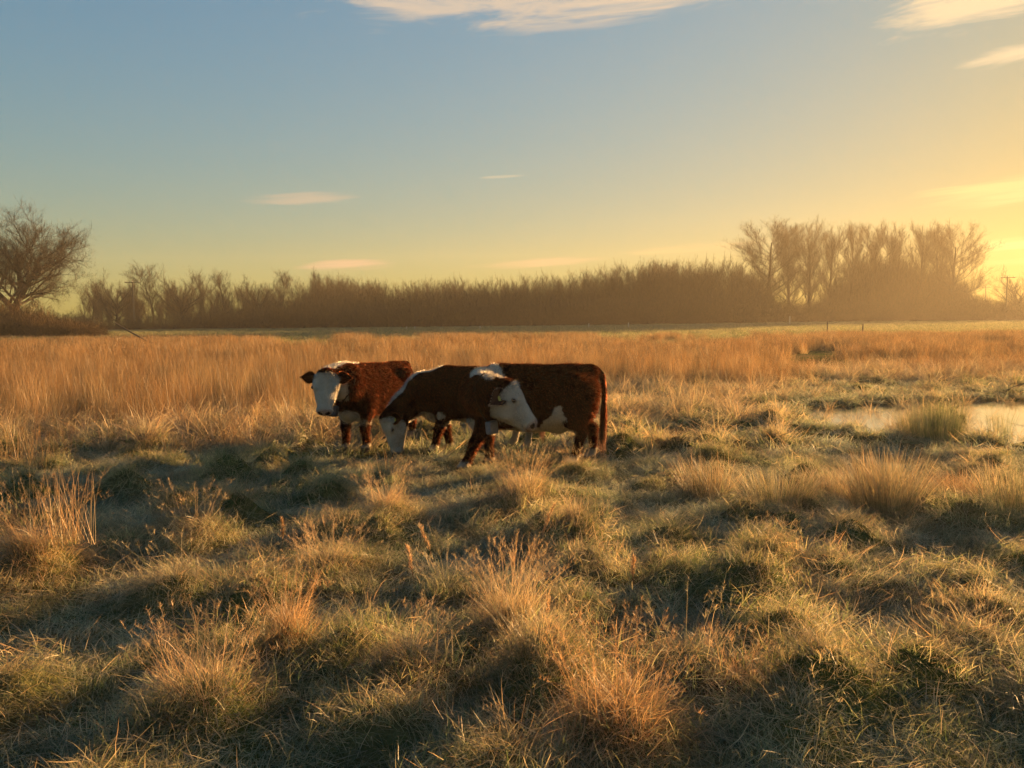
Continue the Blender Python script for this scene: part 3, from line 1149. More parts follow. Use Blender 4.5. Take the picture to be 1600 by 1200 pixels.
def scrub_levels(h=10.0):
    k = h / 10.0
    return [dict(len=6.8 * k, r=.11 * k, segs=5, wander=.16, up=.15, taper=.7),
            dict(n=12, len=3.6 * k, lenvar=.3, ang=.55, wander=.3, up=.38, f0=.08, segs=4, taper=.75, rr=.55),
            dict(n=6, len=1.7 * k, lenvar=.35, ang=.5, wander=.3, up=.4, f0=.15, segs=3, taper=.7, rr=.5)]


FINE = [dict(k=5, len=.85, spread=.5, up=.2, w=.017, back=.4), dict(k=3, len=.5, spread=.6, up=.15, w=.012, back=.2)]
UPRIGHT = [dict(k=5, len=1.1, spread=.38, up=.35, w=.016, back=.4), dict(k=3, len=.65, spread=.5, up=.25, w=.012, back=.2)]
SCRUB_TW = [dict(k=3, len=.95, spread=.5, up=.22, w=.020, back=.4), dict(k=3, len=.55, spread=.6, up=.15, w=.015, back=.2)]


def bush_blades(seed, r, h, n, w=.03, mat=None):
    """a tangle of twigs filling a low dome"""
    rng = np.random.default_rng(seed)
    B = Blades()
    v = rng.normal(0, 1, (n, 3))
    v /= np.linalg.norm(v, axis=1, keepdims=True)
    v[:, 2] = np.abs(v[:, 2])
    rad = rng.random(n) ** .45
    lump = 1 + .22 * np.sin(v[:, 0] * 5 + seed) * np.cos(v[:, 1] * 4 - seed) + .12 * np.sin(v[:, 2] * 9)
    base = v * (rad * lump)[:, None] * np.array([[r, r, h]])
    dd = v + rng.normal(0, .7, (n, 3)) + np.array([[0, 0, .25]])
    dd /= np.linalg.norm(dd, axis=1, keepdims=True)
    B.add(rng, base, np.arctan2(dd[:, 1], dd[:, 0]), np.arccos(np.clip(dd[:, 2], -1, 1)), rng.normal(.2, .5, n), r * .5 * rng.uniform(.3, 1.0, n) * .55, w * rng.uniform(.6, 1.5, n), np.zeros(n), S=2, bend=.4)
    return B


TREE_MESH = {}


def tree_meshes(kind, seed):
    key = (kind, seed)
    if key not in TREE_MESH:
        lv, tw, mat = {'oak': (oak_levels(), OAK_TW, M_TWIG), 'round': (round_levels(), FINE, M_TWIG), 'birch': (birch_levels(), FINE, M_TWIG),
                       'poplar': (poplar_levels(), UPRIGHT, M_TWIG), 'broad': (poplar_levels(22, 1.55), UPRIGHT, M_TWIG), 'scrub': (scrub_levels(), SCRUB_TW, M_SCRUB)}[kind]
        T, B = grow_tree(seed, lv, tw)
        tm, bm_ = T.mesh(kind + '_trunk', M_BARK), B.mesh(kind + '_crown', mat)
        co = np.concatenate([np.concatenate(B.v), np.array(T.b)])
        TREE_MESH[key] = (tm, bm_, float(np.percentile(co[:, 2], 99.7)), float(np.percentile(np.abs(co[:, 0]), 98)))
    return TREE_MESH[key]


def tree(name, kind, seed, px, top, dist, width, label, group, cat='tree', rz=0.0, base_z=None):
    tm, cm, h0, w0 = tree_meshes(kind, seed)
    g = pix_at(px, 500, dist)
    z = float(H(g.x, dist)) if base_z is None else base_z
    p_top = pix_at(px, top, dist)
    s = (p_top.z - z) / h0
    sx = s if width is None else (width / FPX * dist * .5) / w0
    e = empty(name, (g.x, dist, z), rz)
    e.scale = (sx, sx, s)
    for nm, me in (('trunk', tm), ('crown', cm)):
        mesh_obj(nm, me, e)
    return tag(e, label, cat, group)


def trees():
    tree('oak_tree', 'oak', 7, 24, 328, 96, 205, 'large spreading bare oak at the left edge of the field', None)
    row = 'bare trees in the left hedgerow'
    tree('birch_tree', 'birch', 11, 142, 434, 140, 40, 'thin bare sapling just right of the big oak', row)
    tree('round_tree', 'round', 21, 185, 421, 138, 80, 'round headed bare tree left of the wooden pole', row)
    tree('birch_tree', 'birch', 12, 240, 411, 142, 62, 'bare tree just right of the wooden pole', row, rz=1.0)
    tree('round_tree', 'round', 22, 284, 419, 145, 76, 'dense crowned bare tree, second right of the pole', row, rz=2.0)
    tree('birch_tree', 'birch', 13, 324, 421, 148, 48, 'slim bare tree, third right of the pole', row, rz=3.0)
    tree('birch_tree', 'birch', 11, 356, 422, 146, 52, 'bare tree, fourth right of the pole', row, rz=4.1)
    tree('round_tree', 'round', 21, 400, 425, 148, 86, 'broad bare tree, fifth right of the pole', row, rz=4.6)
    tree('birch_tree', 'birch', 12, 441, 421, 150, 46, 'slim bare tree, sixth right of the pole', row, rz=5.2)
    tree('birch_tree', 'birch', 13, 478, 419, 150, 50, 'last single bare tree before the dense wood', row, rz=.6)
    pop = 'tall bare poplars on the right'
    tree('poplar_tree', 'broad', 31, 1200, 343, 168, 108, 'broadest bare poplar, leftmost of the tall group', pop)
    tree('poplar_tree', 'poplar', 32, 1232, 352, 172, 72, 'second bare poplar from the left, overlapping the broadest', pop)
    tree('poplar_tree', 'poplar', 33, 1262, 345, 168, 66, 'third bare poplar from the left of the tall group', pop)
    tree('poplar_tree', 'poplar', 34, 1292, 352, 170, 56, 'fourth bare poplar from the left, before the gap', pop)
    tree('poplar_tree', 'poplar', 32, 1335, 349, 172, 54, 'fifth bare poplar, first after the gap', pop, rz=2)
    tree('poplar_tree', 'poplar', 33, 1364, 348, 170, 58, 'sixth bare poplar in the tall group', pop, rz=1)
    tree('poplar_tree', 'poplar', 34, 1398, 350, 172, 58, 'seventh bare poplar in the tall group', pop, rz=3)
    tree('poplar_tree', 'poplar', 32, 1430, 350, 170, 56, 'eighth bare poplar in the tall group', pop, rz=4)
    tree('poplar_tree', 'poplar', 33, 1461, 351, 172, 60, 'ninth bare poplar, second from the right end', pop, rz=5)
    tree('poplar_tree', 'broad', 31, 1488, 351, 168, 92, 'rightmost bare poplar of the tall group', pop, rz=2.6)
    tree('round_tree', 'round', 22, 1588, 419, 165, 78, 'round bare tree behind the pole at the right edge', None, rz=1.3)

    # the dense wood between: nobody could count its stems
    rng = np.random.default_rng(77)
    scr = []
    for sd in (41, 42, 43, 44, 45):
        T, B = grow_tree(sd, scrub_levels(), SCRUB_TW)
        tm, bm_ = T.mesh('scrub_stem', M_BARK), B.mesh('scrub_tree', M_SCRUB)
        # one mesh per kind of scrub tree: join stem and twigs
        j = bmesh.new()
        j.from_mesh(bm_)
        nb = len(j.faces)
        j.from_mesh(tm)
        j.faces.ensure_lookup_table()
        for f in j.faces[nb:]:
            f.material_index = 1
        me = bpy.data.meshes.new('scrub_tree')
        j.to_mesh(me)
        j.free()
        me.materials.append(M_SCRUB)
        me.materials.append(M_BARK)
        scr.append(me)
    col = tuft_collection('scrub_tree', scr)
    top_px = [480, 540, 600, 650, 700, 760, 800, 850, 920, 1000, 1080, 1150, 1185]
    top_py = [436, 430, 442, 441, 436, 441, 437, 432, 424, 413, 411, 407, 418]
    n = 260
    px = rng.uniform(478, 1190, n)
    dist = 146 + 26 * rng.random(n) + np.interp(px, [480, 1190], [2, 12])
    pts, rot, scl = [], [], []
    for a, d in zip(px, dist):
        g = pix_at(a, 500, d)
        z = float(H(g.x, d))
        tp = pix_at(a, np.interp(a, top_px, top_py) + abs(rng.normal(0, 13)) - 3, d)
        s = (tp.z - z) / 10.4
        pts.append((g.x, d, z))
        rot.append((0, 0, rng.uniform(0, 6.283)))
        scl.append((s * .95, s * .95, s))
    for a in rng.uniform(128, 500, 105):            # thin trees behind the hedgerow
        d = 152 + 14 * rng.random()
        g = pix_at(a, 500, d)
        z = float(H(g.x, d))
        s = (pix_at(a, rng.uniform(438, 474), d).z - z) / 10.4
        pts.append((g.x, d, z))
        rot.append((0, 0, rng.uniform(0, 6.283)))
        scl.append((s * .8, s * .8, s))
    n = len(pts)
    scatter('woodland', 'dense bare wood closing the far side of the field', 'wood', col, pts, rot, scl, rng.integers(0, 5, n))

    bush = tuft_collection('bush_kind', [bush_blades(61 + k, 2.2, 2.6, 4200, .022).mesh('bush_kind', M_SCRUB) for k in range(4)])
    pts, rot, scl = [], [], []

    def line(px0, px1, n_, d0, d1, t0, t1, wide=1.0):
        for a in np.linspace(px0, px1, n_):
            a += rng.normal(0, 3)
            d = d0 + (d1 - d0) * (a - px0) / (px1 - px0) + rng.normal(0, 1.5)
            g = pix_at(a, 500, d)
            z = float(H(g.x, d))
            hh = pix_at(a, t0 + (t1 - t0) * (a - px0) / (px1 - px0) + rng.normal(0, 3), d).z - z
            pts.append((g.x, d, z - .15))
            rot.append((0, 0, rng.uniform(0, 6.283)))
            s = max(hh, .8) / 2.75
            scl.append((s * wide * rng.uniform(.9, 1.4), s * wide * rng.uniform(.9, 1.4), s))
    line(120, 480, 60, 134, 142, 499, 486, .8)
    line(300, 500, 34, 140, 144, 488, 470, .8)
    line(470, 1200, 120, 142, 152, 482, 466, .7)
    line(470, 1200, 120, 150, 160, 466, 456, .6)
    line(1170, 1540, 70, 160, 164, 472, 470, .8)
    line(1295, 1500, 60, 166, 172, 448, 444, .5)
    line(1335, 1420, 26, 168, 172, 412, 414, .36)
    line(1395, 1480, 20, 168, 172, 436, 430, .4)
    line(1490, 1545, 12, 165, 165, 452, 474, .7)
    line(1535, 1640, 18, 162, 162, 474, 468, .8)
    line(1640, 1900, 40, 160, 160, 466, 460, .8)
    line(-250, 140, 60, 128, 134, 484, 492, .8)
    scatter('undergrowth', 'dark scrub along the foot of the far trees', 'scrub', bush, pts, rot, scl, rng.integers(0, 4, len(pts)))

    brm = tuft_collection('bramble_kind', [bush_blades(81 + k, 2.0, 2.2, 4200, .02).mesh('bramble_kind', M_BRAMBLE) for k in range(4)])
    pts, rot, scl = [], [], []
    line(-160, 150, 34, 88, 88, 478, 497)
    line(-160, 60, 20, 91, 91, 452, 468, .9)
    line(60, 160, 14, 84, 84, 496, 508)
    scatter('bramble_hedge', 'brown bramble hedge beneath the big oak', 'hedge', brm, pts, rot, scl, rng.integers(0, 4, len(pts)))


trees()


# ---------------------------------------------------------------- poles, posts, sticks
M_WOOD = plain_material('weathered_wood', (.10, .08, .06), .35, 9.0)
M_PALE = plain_material('pale_post', (.42, .38, .30), .2, 9.0)
M_STEEL = plain_material('insulator', (.25, .22, .2), .2, 20, .4, .5)
M_STALK = plain_material('dead_stalk', (.20, .115, .055), .35, 30.0)


def telegraph_pole(px, top, dist, arm, label):
    g = pix_at(px, 500, dist)
    z = float(H(g.x, dist))
    h = pix_at(px, top, dist).z - z
    e = empty('telegraph_pole', (g.x, dist, z))
    T = Tubes(8)
    T.seg((0, 0, -.3), (0, 0, h * .5), .16, .14)
    T.seg((0, 0, h * .5), (0, 0, h), .14, .11)
    mesh_obj('pole', T.mesh('pole', M_WOOD), e)
    bm = bmesh.new()
    bmesh.ops.create_cube(bm, size=1, matrix=Matrix.Translation((0, -.16, h - .35)) @ Matrix.Diagonal((arm, .12, .14, 1)))
    me = bpy.data.meshes.new('crossarm')
    bm.to_mesh(me)
    bm.free()
    me.materials.append(M_WOOD)
    mesh_obj('crossarm', me, e)
    T = Tubes(6)
    T.seg((0, 0, 0), (0, 0, .12), .05, .07)
    T.seg((0, 0, .12), (0, 0, .2), .07, .03)
    ins = T.mesh('insulator', M_STEEL)
    for k in (-.45, .0, .45):
        mesh_obj('insulator', ins, e, (k * arm, -.16, h - .279))
    tag(e, label, 'pole', 'wooden poles among the far trees')


telegraph_pole(210, 438, 136, 2.6, 'wooden telegraph pole between bare trees on the left')
telegraph_pole(1571, 431, 160, 3.0, 'wooden telegraph pole in front of the round right tree')
telegraph_pole(1538, 447, 215, 2.4, 'small distant pole left of the round right tree')


def post(px, top, dist, rad, mat, label, group, lean=0.0):
    g = pix_at(px, 500, dist)
    z = float(H(g.x, dist))
    h = max(pix_at(px, top, dist).z - z, .4)
    T = Tubes(7)
    T.seg((0, 0, -.25), (lean * h * .5, 0, h * .5), rad, rad * .95)
    T.seg((lean * h * .5, 0, h * .5), (lean * h, 0, h - .04), rad * .95, rad * .9)
    T.seg((lean * h, 0, h - .04), (lean * h, 0, h), rad * .9, rad * .2)
    o = mesh_obj('fence_post', T.mesh('fence_post', mat), None, (g.x, dist, z))
    tag(o, label, 'post', group)


post(1293, 502, 66, .055, M_WOOD, 'dark thin post on the right in the open pasture', 'posts in the pasture')
post(1348, 506, 64, .07, M_WOOD, 'stubbier dark post right of the thin one', 'posts in the pasture', .04)
post(635, 510, 118, .09, M_PALE, 'pale post before the wood, left one of a close pair', 'posts in the pasture')
post(648, 510, 118, .09, M_PALE, 'pale post before the wood, right one of a close pair', 'posts in the pasture')
post(750, 509, 118, .09, M_PALE, 'pale post in front of the middle of the wood', 'posts in the pasture')
post(920, 505, 120, .08, M_PALE, 'pale post above the hindquarters of the right cow', 'posts in the pasture')
post(982, 504, 116, .10, M_PALE, 'brightest pale post right of the cows', 'posts in the pasture')
post(1234, 494, 128, .10, M_PALE, 'pale post below the tall poplars', 'posts in the pasture')


def leaning_rail():
    a, b = pix_at(180, 505, 42), pix_at(238, 537, 42)
    T = Tubes(7)
    o_ = Vector((b.x, b.y, float(H(b.x, b.y))))
    a, b = a - o_, b - o_
    m_ = a.lerp(b, .5) + Vector((0, 0, -.02))
    T.seg(a, m_, .035, .042)
    T.seg(m_, b + (b - a) * .3, .042, .048)
    o = mesh_obj('fence_rail', T.mesh('fence_rail', M_WOOD), None, o_)
    tag(o, 'dark rail leaning out of the tall grass on the left', 'rail')


leaning_rail()


def stick(name, pix, dist, r0, label, cat):
    pts = [pix_at(x, y, d) for (x, y), d in zip(pix, dist)]
    o_ = Vector((pts[0].x, pts[0].y, pts[0].z))
    T = Tubes(6)
    n = len(pts) - 1
    for k in range(n):
        T.seg(pts[k] - o_, pts[k + 1] - o_, r0 * (1 - .6 * k / n), r0 * (1 - .6 * (k + 1) / n))
    o = mesh_obj(name, T.mesh(name, M_WOOD), None, o_)
    tag(o, label, cat)


stick('fallen_branch', [(1660, 606), (1625, 596), (1600, 599), (1582, 605), (1566, 614)], [15.6, 15.5, 15.4, 15.3, 15.3], .012, 'thin dark branch arching in from the right edge', 'branch')
stick('drowned_branch', [(1640, 663), (1600, 664), (1570, 668), (1545, 676)], [12.9, 12.8, 12.7, 12.6], .014, 'dark stick lying across the open water', 'branch')


def seed_stalk(i, px, py, h, lean, label):
    rng = np.random.default_rng(2100 + i)
    g = pix_ground(px, py)
    z = float(H(g.x, g.y))
    e = empty('seed_stalk', (g.x, g.y, z))
    T = Tubes(5)
    p = Vector((0, 0, -.02))
    d = Vector((lean, rng.normal(0, .08), 1)).normalized()
    pts = [p]
    for k in range(6):
        q = p + d * (h / 6)
        T.seg(p, q, .0035 * (1 - .08 * k), .0035 * (1 - .08 * (k + 1)))
        d = (d + Vector((rng.normal(0, .1) + lean * .1, rng.normal(0, .1), 0))).normalized()
        p = q
        pts.append(p)
    mesh_obj('stem', T.mesh('stem', M_STALK), e)
    B = Blades()
    n = 230
    f = rng.uniform(.5, 1.0, n) * 5.999
    k = f.astype(int)
    A = np.array([tuple(q) for q in pts])
    base = A[k] + (A[k + 1] - A[k]) * (f - k)[:, None] + rng.normal(0, .006, (n, 3))
    B.add(rng, base, U(rng, 0, 6.283, n), U(rng, .2, 1.3, n), U(rng, -.5, .6, n), U(rng, .008, .028, n), U(rng, .003, .006, n), np.clip(rng.normal(1.0, .06, n), 0, 1.08), S=2)
    mesh_obj('seed_head', B.mesh('seed_head', M_TUSS), e)
    tag(e, label, 'plant', 'dead seed stalks in the foreground')


STALKS = [(676, 900, .36, .02, 'short dark dock spike left of the trampled path end'), (838, 880, .46, .10, 'tall ragged dock stalk in the middle foreground'),
          (648, 935, .32, -.05, 'thin reddish stalk left of the short dock spike'), (800, 905, .22, .05, 'stubby pale spike beside the tall ragged dock stalk'),
          (88, 850, .52, .12, 'leaning bare stalk beside the big left tussock'), (990, 935, .26, .02, 'small feathery stalk on the open turf right of the middle'),
          (855, 1045, .34, .06, 'upright rusty stalk behind the bright orange tussock'), (445, 870, .30, -.1, 'bent brown stalk above the narrow rust tussock')]
for i_, s_ in enumerate(STALKS):
    seed_stalk(i_, *s_)


# ---------------------------------------------------------------- cattle
def coat_material(name, transl):
    m, nt, out = material(name)
    at = nt.n('ShaderNodeAttribute', attribute_name='coat')
    tc = nt.n('ShaderNodeTexCoord')
    n1 = nt.noise(tc.outputs['Object'], 28, 4, .65)
    n2 = nt.noise(tc.outputs['Object'], 5, 3, .55)
    k = nt.m('ADD', .62, nt.m('ADD', nt.m('MULTIPLY', n1, .45), nt.m('MULTIPLY', n2, .35)))
    vm = nt.n('ShaderNodeVectorMath', operation='SCALE')
    nt.link(at.outputs['Color'], vm.inputs[0])
    nt.link(k, vm.inputs['Scale'])
    d = nt.n('ShaderNodeBsdfDiffuse')
    d.inputs['Roughness'].default_value = .8
    nt.link(vm.outputs[0], d.inputs[0])
    b = nt.n('ShaderNodeBump')
    b.inputs['Strength'].default_value = .6
    b.inputs['Distance'].default_value = .012
    nt.link(nt.m('ADD', n1, nt.noise(tc.outputs['Object'], 60, 3, .6)), b.inputs['Height'])
    nt.link(b.outputs[0], d.inputs['Normal'])
    last = d.outputs[0]
    if transl:
        t = nt.n('ShaderNodeBsdfTranslucent')
        nt.link(vm.outputs[0], t.inputs[0])
        mx = nt.n('ShaderNodeMixShader')
        mx.inputs[0].default_value = transl
        nt.link(last, mx.inputs[1])
        nt.link(t.outputs[0], mx.inputs[2])
        last = mx.outputs[0]
        gl = nt.n('ShaderNodeBsdfGlossy')           # hair shines strongly at grazing angles
        gl.inputs['Roughness'].default_value = .5
        v2 = nt.n('ShaderNodeVectorMath', operation='SCALE')
        nt.link(vm.outputs[0], v2.inputs[0])
        v2.inputs['Scale'].default_value = 5.0
        v3 = nt.n('ShaderNodeVectorMath', operation='MINIMUM')
        nt.link(v2.outputs[0], v3.inputs[0])
        v3.inputs[1].default_value = (.8, .74, .66)
        nt.link(v3.outputs[0], gl.inputs[0])
        fr = nt.n('ShaderNodeFresnel')
        fr.inputs['IOR'].default_value = 1.5
        m2 = nt.n('ShaderNodeMixShader')
        nt.link(fr.outputs[0], m2.inputs[0])
        nt.link(last, m2.inputs[1])
        nt.link(gl.outputs[0], m2.inputs[2])
        last = m2.outputs[0]
    nt.link(last, out.inputs[0])
    return m


def gloss_material(name, col, rough, spec=.5):
    m, nt, out = material(name)
    tc = nt.n('ShaderNodeTexCoord')
    nz = nt.noise(tc.outputs['Object'], 40, 3, .6)
    p = nt.n('ShaderNodeBsdfPrincipled')
    nt.link(nt.ramp(nz, [(.3, tuple(c * .8 for c in col)), (.7, tuple(min(1, c * 1.15) for c in col))]), p.inputs['Base Color'])
    p.inputs['Roughness'].default_value = rough
    p.inputs['Specular IOR Level'].default_value = spec
    nt.link(p.outputs[0], out.inputs[0])
    return m


M_COAT = coat_material('cattle_coat', 0)
M_FUR = coat_material('cattle_fur', .92)
M_EYE = gloss_material('eye', (.012, .008, .006), .12)
M_TAG = gloss_material('yellow_tag', (.30, .28, .04), .6)
M_STRAP = gloss_material('collar_strap', (.035, .022, .015), .8, .1)
M_BOXG = gloss_material('collar_box', (.10, .115, .14), .45)
M_BOXD = gloss_material('collar_box_dark', (.025, .025, .03), .5)
M_HOOF = gloss_material('hoof', (.06, .05, .04), .6)

BROWN, WHITE, PINK, DARK = np.array([.014, .0042, .0018]), np.array([.37, .335, .28]), np.array([.30, .19, .155]), np.array([.03, .02, .016])


class Field:
    """signed distance field of blended round cones and ellipsoids on a grid"""
    def __init__(self, lo, hi, step):
        self.lo, self.step = np.array(lo, float), step
        self.n = np.ceil((np.array(hi) - self.lo) / step).astype(int) + 1
        self.ax = [self.lo[i] + step * np.arange(self.n[i]) for i in range(3)]
        self.F = np.full(self.n, 1.0, np.float32)

    def _win(self, lo, hi):
        s = []
        for i in range(3):
            a = int(np.clip(np.floor((lo[i] - self.lo[i]) / self.step), 0, self.n[i] - 1))
            b = int(np.clip(np.ceil((hi[i] - self.lo[i]) / self.step) + 1, 1, self.n[i]))
            s.append(slice(a, b))
        return tuple(s), np.stack(np.meshgrid(*[self.ax[i][s[i]] for i in range(3)], indexing='ij'), -1)

    def _blend(self, w, d, k):
        f = self.F[w]
        h = np.clip(.5 + .5 * (d - f) / k, 0, 1)
        self.F[w] = d * (1 - h) + f * h - k * h * (1 - h)

    def cone(self, a, b, ra, rb, k=.05):
        a, b = np.array(a, float), np.array(b, float)
        m = max(ra, rb) + k + .1
        w, P = self._win(np.minimum(a, b) - m, np.maximum(a, b) + m)
        ba = b - a
        t = np.clip(((P - a) @ ba) / max(ba @ ba, 1e-9), 0, 1)
        d = np.linalg.norm(P - a - t[..., None] * ba, axis=-1) - (ra + (rb - ra) * t)
        self._blend(w, d, k)

    def ell(self, c, r, k=.05, axes=None):
        c, r = np.array(c, float), np.array(r, float)
        m = r.max() + k + .1
        w, P = self._win(c - m, c + m)
        Q = P - c
        if axes is not None:
            Q = Q @ np.array(axes).T
        k0 = np.linalg.norm(Q / r, axis=-1)
        k1 = np.linalg.norm(Q / (r * r), axis=-1)
        d = np.where(k1 > 1e-6, k0 * (k0 - 1) / np.maximum(k1, 1e-6), -r.min())
        self._blend(w, d, k)

    def surface(self):
        F = self.F
        lo, st = self.lo, self.step
        s = F < 0
        nx, ny, nz = F.shape
        acc = np.zeros((nx - 1, ny - 1, nz - 1, 3))
        cnt = np.zeros((nx - 1, ny - 1, nz - 1))
        I = np.stack(np.meshgrid(np.arange(nx - 1), np.arange(ny - 1), np.arange(nz - 1), indexing='ij'), -1)
        corners = [(i, j, k) for i in (0, 1) for j in (0, 1) for k in (0, 1)]

        def sub(c):
            return F[c[0]:nx - 1 + c[0], c[1]:ny - 1 + c[1], c[2]:nz - 1 + c[2]]
        for c in corners:
            for ax in range(3):
                if c[ax] == 0:
                    e = list(c)
                    e[ax] = 1
                    f0, f1 = sub(c), sub(e)
                    x = (f0 < 0) != (f1 < 0)
                    den = np.where(x, f0 - f1, 1)
                    t = np.where(x, f0 / den, 0)
                    for q in range(3):
                        acc[..., q] += np.where(x, c[q] + (t if q == ax else 0), 0)
                    cnt += x
        act = cnt > 0
        idx = np.full(act.shape, -1, np.int64)
        idx[act] = np.arange(act.sum())
        V = (I[act] + acc[act] / cnt[act][:, None]) * st + lo
        Q = []
        for ax in range(3):
            sl0, sl1 = [slice(None)] * 3, [slice(None)] * 3
            sl0[ax], sl1[ax] = slice(0, -1), slice(1, None)
            a, b = s[tuple(sl0)], s[tuple(sl1)]
            o1, o2 = [q for q in range(3) if q != ax]
            cr = np.argwhere(a != b)
            cr = cr[(cr[:, o1] > 0) & (cr[:, o2] > 0) & (cr[:, o1] < F.shape[o1] - 1) & (cr[:, o2] < F.shape[o2] - 1)]
            inside_first = a[tuple(cr.T)]

            def at(d1, d2):
                c = cr.copy()
                c[:, o1] += d1
                c[:, o2] += d2
                return idx[tuple(c.T)]
            q = np.stack([at(-1, -1), at(0, -1), at(0, 0), at(-1, 0)], 1)
            flip = inside_first if ax != 1 else ~inside_first
            q[~flip] = q[~flip][:, ::-1]
            Q.append(q)
        return V, np.concatenate(Q)


def vnorm(v):
    v = np.array(v, float)
    return v / np.linalg.norm(v)


def cow(spec):
    rng = np.random.default_rng(spec['seed'])
    S = spec['scale']
    yaw = math.atan2(spec['heading'][1], spec['heading'][0])
    cx, cy_ = spec['center']
    foot = [float(H(cx + dx * .5, cy_ + dy * .4)) for dx in (-1, 0, 1) for dy in (-1, 0, 1)]
    z0 = float(np.mean(foot)) + .03 + spec.get('dz', 0.0)
    root = empty('cow', (cx, cy_, z0), yaw)
    root.scale = (S, S, S)
    c_, s_ = math.cos(yaw), math.sin(yaw)

    def loc_pt(w):
        dx, dy = w[0] - cx, w[1] - cy_
        return np.array([c_ * dx + s_ * dy, -s_ * dx + c_ * dy, w[2] - z0]) / S

    def loc_dir(w):
        return vnorm([c_ * w[0] + s_ * w[1], -s_ * w[0] + c_ * w[1], w[2]])

    poll = loc_pt(spec['poll'])
    f = loc_dir(spec['f'])
    u = loc_dir(spec['u'])
    u = vnorm(u - f * (u @ f))
    l = np.cross(u, f)                          # the animal's left
    hs = spec.get('head', 1.0)
    bw = spec.get('broad', 1.0)
    hl = spec.get('hlen', 1.0)

    def hp(x, y, z):
        return poll + hs * (f * x * hl + l * y + u * z)
    AX = np.stack([f, l, u])

    neck = [np.array([.42, 0, .88])] + [np.array(p, float) for p in spec['neck']]
    nr = spec.get('neck_r', [.30, .25, .20, .16])
    neck = neck + [hp(-.02, 0, -.03)]
    lo = np.minimum.reduce([np.array([-1.0, -.48, -.05])] + [p - .3 for p in neck] + [hp(.55, 0, 0) - .15])
    hi = np.maximum.reduce([np.array([.9, .48, 1.35])] + [p + .3 for p in neck] + [hp(.55, 0, 0) + .15])
    G = Field(lo, hi, .0145)
    # trunk
    G.ell((.08, 0, .79), (.62, .335, .375), .05)
    G.ell((-.46, 0, .88), (.35, .285, .29), .10)
    G.ell((-.12, 0, .68), (.52, .30, .25), .10)
    G.ell((.44, 0, .84), (.30, .27, .345), .10)
    G.ell((.58, 0, .62), (.21, .155, .22), .09)
    G.cone((-.68, 0, 1.085), (.42, 0, 1.10), .085, .10, .10)
    G.ell((-.72, 0, 1.10), (.10, .07, .075), .06)
    for sgn in (1, -1):
        G.ell((-.53, sgn * .145, .77), (.22, .15, .30), .07)
        G.ell((-.42, sgn * .25, 1.02), (.10, .06, .07), .10)     # hook bone
        G.ell((.42, sgn * .19, .74), (.17, .10, .26), .06)
    # legs: (hip/shoulder y, foot x, foot lift) per leg
    for key, sgn in (('fl', 1), ('fr', -1)):
        hx = spec['legs'][key]
        y = sgn * .165
        sx = spec.get('shx', {}).get(key, .46)
        kx = sx + (hx - sx) * .45
        ex = sx + (kx - sx) * .25
        G.cone((sx - .03, y * .95, .72), (ex, y, .50), .13, .092, .07)
        G.cone((ex, y, .50), (kx + .015, y * .95, .315), .090, .060, .03)
        G.cone((kx + .015, y * .95, .315), (kx + (hx - kx) * .7, y * .95, .12), .058, .043, .025)
        G.cone((kx + (hx - kx) * .7, y * .95, .12), (hx, y * .95, .06), .047, .050, .02)
        G.cone((hx, y * .95, .06), (hx + .025, y * .95, .02), .052, .060, .015)
    for key, sgn in (('hl', 1), ('hr', -1)):
        hx = spec['legs'][key]
        y = sgn * .165
        off = hx + .60
        G.cone((-.52, y, .70), (-.46 + off * .25, y * 1.12, .57), .16, .125, .07)
        G.cone((-.46 + off * .25, y * 1.12, .57), (-.69 + off * .7, y, .395), .115, .062, .04)
        G.cone((-.69 + off * .7, y, .395), (-.66 + off * .95, y, .13), .057, .045, .025)
        G.cone((-.66 + off * .95, y, .13), (hx - .02, y, .06), .049, .052, .02)
        G.cone((hx - .02, y, .06), (hx + .015, y, .02), .054, .061, .015)
    if spec.get('udder'):
        G.ell((-.30, 0, .47), (.16, .13, .10), .05)
    # neck
    for i in range(len(neck) - 1):
        G.cone(neck[i], neck[i + 1], nr[i], nr[i + 1], .07)
    # dewlap
    mid = neck[1] + np.array([0, 0, -.16])
    G.cone((.62, 0, .60), mid, .09, .08, .08)
    # head
    G.ell(hp(.05, 0, -.01), np.array((.13, .115, .125)) * hs, .04, AX)
    G.cone(hp(.08, 0, -.02), hp(.25, 0, -.03), .108 * hs, .082 * hs, .04)
    G.cone(hp(.25, 0, -.03), hp(.39, 0, -.045), .080 * hs, .066 * hs, .03)
    G.cone(hp(.07, 0, -.135), hp(.34, 0, -.085), .092 * hs, .060 * hs, .05)
    G.ell(hp(.415, 0, -.05), np.array((.066, .086 * (.5 + .5 * bw), .076)) * hs, .025, AX)
    G.ell(hp(.40, 0, -.10), np.array((.05, .055, .035)) * hs, .02, AX)
    G.ell(hp(-.01, 0, .06), np.array((.07, .085 * bw, .065)) * hs, .04, AX)
    G.ell(hp(.09, 0, -.02), np.array((.15, .125 * bw, .11)) * hs, .04, AX)
    G.ell(hp(.22, 0, -.04), np.array((.18, .092 * bw, .085)) * hs, .04, AX)
    for sgn in (1, -1):
        G.ell(hp(.145, sgn * .088 * bw, .03), np.array((.045, .03, .035)) * hs, .025, AX)
        G.ell(hp(.15, sgn * .078 * bw, -.11), np.array((.09, .035, .06)) * hs, .04, AX)
    V, Q = G.surface()
    # one relaxation pass
    ed = np.concatenate([Q[:, [0, 1]], Q[:, [1, 2]], Q[:, [2, 3]], Q[:, [3, 0]]])
